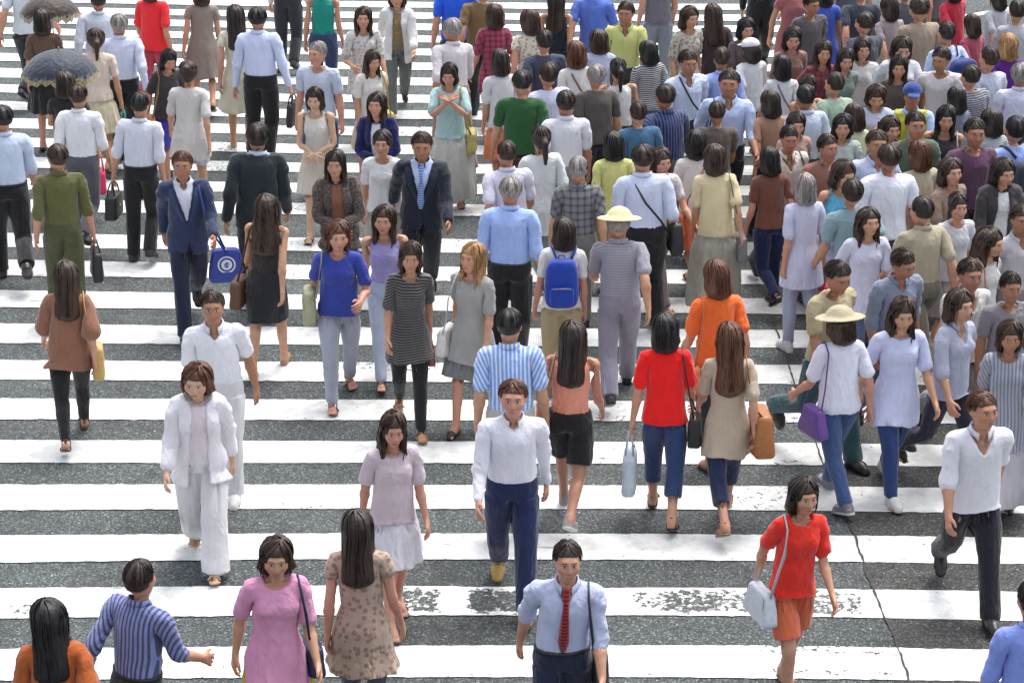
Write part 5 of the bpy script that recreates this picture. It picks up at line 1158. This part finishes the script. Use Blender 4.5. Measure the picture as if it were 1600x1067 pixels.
A(1424, 478, 16, 'f', 1.62, ('tunic', (.58, .62, .84)), ('slim', DNIM), ('wavy', 'brown'), 'woman in a pale blue tunic and dark jeans in front of the slate grey shirt', shoes=SNW, ph=.9)
A(1478, 470, 30, 'f', 1.62, ('shirt_loose', (.42, .44, .56)), ('slim', (.03, .03, .05)), ('bob', 'brown'), 'woman in a loose steel blue shirt and black trousers', shoes=PUMP, ph=.1)
A(1316, 500, 208, 'f', 1.64, ('blouse', (.74, .75, .86)), ('slim', (.05, .09, .22)), ('bob', 'brown'), 'woman in a khaki sun hat and lavender white blouse walking away', (sb, 'L', (.13, .06, .30), 'purple bag at the side of the lavender white blouse', dict(size=(.28, .1, .24))), hat=('sunhat', (.42, .37, .24)), ph=.9, shoes=SNG)
A(1300, 418, 28, 'm', 1.68, ('tee', (.42, .37, .22)), ('trousers', (.03, .09, .10)), ('short', 'dark'), 'man in a khaki tee shirt just beyond the sun hat', skin='c', pitch=20)
A(1122, 432, 202, 'f', 1.64, ('blouse', (.85, .16, .03)), ('capri', CHAR), ('bob', 'auburn'), 'woman in a vivid orange blouse', (sb, 'L', (.62, .20, .08), 'orange brown bag of the woman in vivid orange', dict()), shoes=SAND)
A(1045, 512, 184, 'f', 1.60, ('blouse', (.90, .012, .012)), ('capri', (.03, .055, .15)), ('bob', 'black'), 'woman from behind in a pure red blouse, cropped jeans and strappy sandals', (sb, 'R', BLACK, 'black shoulder bag of the woman in pure red', dict(size=(.24, .1, .24))), (hb, 'L', (.50, .58, .64), 'pale grey shopping bag beside the pure red blouse', dict(size=(.30, .10, .34), name='shopping_bag')), shoes=SANDK, ph=.0, stride=15, arms={'L': 'hang'})
A(1138, 520, 194, 'f', 1.60, ('tunic', (.50, .40, .30)), ('capri', (.02, .03, .08)), ('wavy', 'auburn'), 'woman from behind in a long sand tunic with a brown hobo bag', (sb, 'R', (.36, .13, .035), 'large brown hobo bag on the long sand tunic', dict(size=(.40, .16, .34), z=.86)), shoes=('sandal', (.40, .26, .12)), ph=1.0)
A(1532, 622, 10, 'm', 1.70, ('shirt_loose', (.74, .74, .80)), ('trousers', (.012, .013, .02)), ('short', 'auburn'), 'ginger man in a loose silver white shirt and black trousers', skin='b', ph=.05, shoes=('leather', (.015, .015, .015)))
A(1580, 520, 2, 'f', 1.62, ('tunic', (.36, .38, .46), 'vstripe', (.20, .21, .26)), ('long', (.45, .44, .48)), ('bob', 'brown'), 'woman in a grey finely striped tunic near the right edge', shoes=PUMP, skin='c')
A(1538, 372, 34, 'f', 1.62, ('wide', (.62, .60, .58)), ('wide', (.45, .42, .40)), ('long', 'brown'), 'woman in a wide off white wrap striding to the right', (sb, 'R', (.60, .24, .14), 'terracotta bag on the wide off white wrap', dict()), shoes=SAND)
A(1592, 332, 30, 'm', 1.70, ('shirt_short', (.55, .52, .55)), ('trousers', (.25, .23, .24)), ('short', 'brown'), 'man in a rosy grey shirt at the right edge', skin='c')
A(1492, 318, 26, 'f', 1.62, ('blouse', (.60, .62, .66)), ('skirt', (.38, .36, .36)), ('ponytail', 'dark'), 'woman with a dark ponytail in a cool white blouse at the right', shoes=SAND)
A(1192, -70, 4, 'm', 1.74, ('jacket', BLACK), ('trousers', BLACK), ('short', 'black'), 'man in black trousers whose head is above the top edge', ph=1.0)
A(447, -82, 180, 'm', 1.72, ('shirt', WHITE), ('trousers', CHAR), ('short', 'black'), 'person whose dark shoes show at the very top edge', ph=.5)
A(1546, 190, 200, 'f', 1.60, ('dress', (.50, .54, .52), 'hstripe_fine', (.30, .32, .34)), None, ('bob', 'dark'), 'woman in a pale grey striped dress near the right edge', shoes=SNW)

# ---- the thick of the crowd, upper right
A(852, 60, 190, 'm', 1.68, ('tee', (.05, .06, .10)), ('trousers', CHAR), ('short', 'black'), 'man in an ink blue tee shirt in the thick of the top middle')
A(935, 62, 200, 'f', 1.58, ('tee', (.50, .55, .72)), ('skirt', (.3, .28, .3)), ('bob', 'brown'), 'woman in a powder blue tee shirt above the black ponytail', shoes=SAND)
A(1002, 178, 202, 'm', 1.68, ('tee', (.05, .13, .24)), ('trousers', JEAN), ('short', 'dark'), 'man in a petrol blue tee shirt beside the dark navy striped shirt')
A(1130, 92, 204, 'm', 1.70, ('shirt_rolled', (.34, .42, .78)), ('trousers', CHAR), ('short', 'brown'), 'man in a cornflower blue shirt left of the white cap', skin='c')
A(1150, 36, 18, 'f', 1.58, ('tunic', (.12, .09, .09)), ('slim', CHAR), ('bob', 'black'), 'woman in a brown grey tunic left of the far bar ends', shoes=PUMP)
A(1198, 158, 202, 'f', 1.58, ('tee', (.42, .24, .16)), ('slim', NAVY), ('bob', 'dark'), 'woman in a terracotta tee shirt right of the rolled sleeve light blue shirt', shoes=PUMP)
A(1120, 172, 200, 'm', 1.66, ('tee', (.10, .08, .07)), ('trousers', CHAR), ('short', 'dark'), 'man in a coffee brown tee shirt left of the rolled sleeve light blue shirt', skin='c')
A(1236, 58, 22, 'f', 1.58, ('blouse', (.28, .16, .13)), ('skirt', (.2, .2, .25)), ('bob', 'dark'), 'woman in a chestnut blouse just above two light blue shirts', shoes=SAND)
A(1316, 84, 22, 'f', 1.60, ('tee', (.20, .26, .22)), ('slim', CHAR), ('bob', 'dark'), 'woman in a moss grey tee shirt beside the burgundy checked tunic', shoes=SNG)
A(1338, 180, 206, 'f', 1.56, ('tunic', (.52, .58, .36)), ('slim', KHAKI), ('bob', 'brown'), 'woman in a pistachio green tunic in the thick crowd', shoes=SAND)
A(1234, 150, 202, 'm', 1.70, ('shirt_short', (.50, .56, .72)), ('trousers', CHAR), ('short', 'black'), 'man in a steel blue short sleeved shirt above the ivory shirt', skin='c')
A(1282, 226, 18, 'm', 1.66, ('tee', (.28, .12, .09)), ('trousers', CHAR), ('short', 'brown'), 'man in a brick brown tee shirt above the turquoise top', skin='c')
A(1336, 300, 204, 'm', 1.68, ('tee', (.24, .36, .40)), ('trousers', (.05, .06, .08)), ('short', 'dark'), 'man in a dull teal tee shirt right of the turquoise top')
A(1498, 152, 206, 'f', 1.58, ('tee', (.16, .18, .24)), ('slim', CHAR), ('bob', 'black'), 'woman in a gunmetal tee shirt right of the sleeveless charcoal top', shoes=PUMP)
A(1548, 92, 206, 'm', 1.68, ('tee', (.46, .50, .62)), ('trousers', (.3, .29, .25)), ('short', 'brown'), 'man in an ash blue tee shirt left of the dark violet tee shirt')
A(1520, 206, 24, 'm', 1.70, ('tee', (.12, .05, .10)), ('trousers', CHAR), ('short', 'dark'), 'man in a plum brown tee shirt left of the pale striped dress', skin='c')
A(1484, 256, 22, 'f', 1.60, ('blouse', (.34, .24, .18)), ('slim', (.12, .1, .1)), ('bob', 'brown'), 'woman in a cinnamon blouse left of the black cardigan', shoes=PUMP)
A(1446, 318, 204, 'm', 1.70, ('shirt_short', (.42, .38, .27)), ('trousers', (.16, .15, .12)), ('short', 'dark'), 'man from behind in a drab khaki short sleeved shirt')
A(1352, 338, 22, 'f', 1.60, ('tunic', (.62, .62, .76)), ('slim', (.10, .14, .24)), ('wavy', 'brown'), 'woman in a pale violet tunic and mid blue jeans', shoes=SNW)
A(1210, 248, 200, 'f', 1.58, ('tee', (.16, .06, .04)), ('slim', NAVY), ('bob', 'black'), 'woman in an oxblood tee shirt left of the ivory shirt', shoes=PUMP)
A(1040, 236, 16, 'f', 1.58, ('tee', (.66, .62, .66)), ('slim', (.25, .2, .2)), ('bob', 'brown'), 'woman in a rose white tee shirt right of the broad pale blue shirt', shoes=SAND)
A(930, 120, 194, 'm', 1.68, ('tee', (.10, .09, .08)), ('trousers', CHAR), ('short', 'grey'), 'grey haired man in a sooty tee shirt left of the black ponytail')
A(1428, 190, 12, 'm', 1.66, ('tee', (.10, .14, .10)), ('trousers', CHAR), ('short', 'dark'), 'man in a dark green tee shirt just below the yellow green vest', skin='c')
A(1520, 420, 28, 'm', 1.70, ('shirt_loose', (.54, .52, .50)), ('trousers', (.30, .26, .24)), ('short', 'brown'), 'man in a loose stone coloured shirt below the wide off white wrap', skin='c')
A(1566, 440, 20, 'm', 1.70, ('tee', (.24, .22, .24)), ('trousers', (.1, .1, .12)), ('short', 'dark'), 'man in a mouse grey tee shirt at the thinning right side', skin='c')
A(1588, 10, 206, 'm', 1.70, ('tee', (.42, .42, .46)), ('trousers', CHAR), ('short', 'dark'), 'man in a pewter tee shirt at the far top right')
A(1240, -30, 20, 'f', 1.60, ('dress', (.36, .12, .12)), None, ('bob', 'dark'), 'woman in a brownish red dress at the top edge', shoes=SAND)
A(1416, -20, 200, 'm', 1.72, ('tee', (.10, .10, .12)), ('trousers', CHAR), ('short', 'black'), 'man in a jet grey tee shirt above the khaki brown tee shirt')
A(1352, 30, 204, 'm', 1.70, ('tee', (.07, .08, .10)), ('trousers', CHAR), ('short', 'dark'), 'man in an anthracite tee shirt below the blue black tee shirt')
A(1528, 34, 206, 'f', 1.60, ('blouse', (.40, .08, .12)), ('slim', CHAR), ('bob', 'brown'), 'woman in a raspberry red blouse right of the navy backpack', shoes=PUMP)
A(1330, -62, 200, 'm', 1.72, ('tee', (.10, .12, .16)), ('trousers', (.06, .08, .16)), ('short', 'dark'), 'man of whom only dark blue trousers show at the top edge')
A(1470, -70, 200, 'm', 1.72, ('tee', (.16, .16, .18)), ('trousers', (.16, .14, .13)), ('short', 'dark'), 'man of whom only grey brown trousers show at the top edge')
A(1030, -60, 184, 'm', 1.72, ('tee', (.16, .16, .18)), ('trousers', (.22, .24, .28)), ('short', 'dark'), 'man of whom only slate grey trousers show at the top edge')
# ---- put every head back on its own spot, then push apart the few who would touch
pos = []
for s in SP: s['H'] *= random.uniform(.965, 1.04)
for s in SP:
    x, y = at(s['hx'], s['hy'], s['H']*.945); pos.append([x, y])
pos = np.array(pos); home = pos.copy()
for it in range(150):
    D = pos[:, None]-pos[None]; dd = np.linalg.norm(D, axis=2)+np.eye(len(pos))*9
    push = np.zeros_like(pos); m = dd < .47
    for i, j in np.argwhere(m):
        v = D[i, j]/max(dd[i, j], 1e-3); v = v*np.array((1.0, 1.0)); push[i] += v*(.47-dd[i, j])*.35
    pos += push+(home-pos)*.02
for s, p in zip(SP, pos): s['pos'] = p
D = np.linalg.norm(pos-home, axis=1); print('people', len(SP), 'moved max %.2f mean %.2f' % (D.max(), D.mean()), 'min gap %.2f' % (np.linalg.norm(pos[:, None]-pos[None], axis=2)+np.eye(len(pos))*9).min())
print([(SP[i]['label'][:40], round(float(D[i]), 2)) for i in np.argsort(-D)[:8]])
for s in SP:
    kw = dict(s['kw']); r_ = random.random
    kw.setdefault('girth', .94+.14*r_())
    if len(s['label'].split()) > 16: print('LONG', s['label'])
    P = build_person(s['pos'][0], s['pos'][1], s['face']+random.uniform(-11, 11), s['sex'], s['H'], s['top'], s['bottom'], s['hair'], s['label'], **kw)
    for e in s['ex']:
        if e[0] == 'handbag': handbag(P, e[1], e[2], e[3], **e[4])
        elif e[0] == 'shoulder': d = dict(e[4]); d.pop('col2', 0); o = shoulder_bag(P, e[1], e[2], e[3], **d)
        elif e[0] == 'backpack': backpack(P, e[1], e[2], **e[3])
        elif e[0] == 'umbrella': umbrella(P, e[1], e[2], e[3], **e[4])
        elif e[0] == 'phone': phone(P, e[1], e[2])
        if e[0] == 'shoulder' and e[4].get('name') == 'emblem_bag':
            o.name = 'tote_bag'   # a white ring with a curl in it, printed on both faces
            V = []; F = []
            def disc(cx, cz, r0, r1, a0, a1, xx, n=28):
                b = len(V)
                for i in range(n+1):
                    t = a0+(a1-a0)*i/n; V.extend([(cx+r0*math.cos(t), xx, cz+r0*math.sin(t)), (cx+r1*math.cos(t), xx, cz+r1*math.sin(t))])
                F.extend([(b+2*i, b+2*i+1, b+2*i+3, b+2*i+2) for i in range(n)])
            for xx in (.066, -.066):
                disc(0, .18, .068, .082, 0, 2*math.pi, xx); disc(0, .18, .0, .050, 0, 2*math.pi, xx)
            put('emblem', (V, F), gloss_mat((.8, .8, .85), .5, 0, 'print'), o)
            V = []; F = []
            for xx in (.068, -.068): disc(.002, .176, .012, .024, .3, 5.6, xx); disc(.022, .186, .018, .028, 2.2, 4.4, xx)
            put('emblem', (V, F), gloss_mat((.03, .06, .34), .5, 0, 'print_blue'), o)
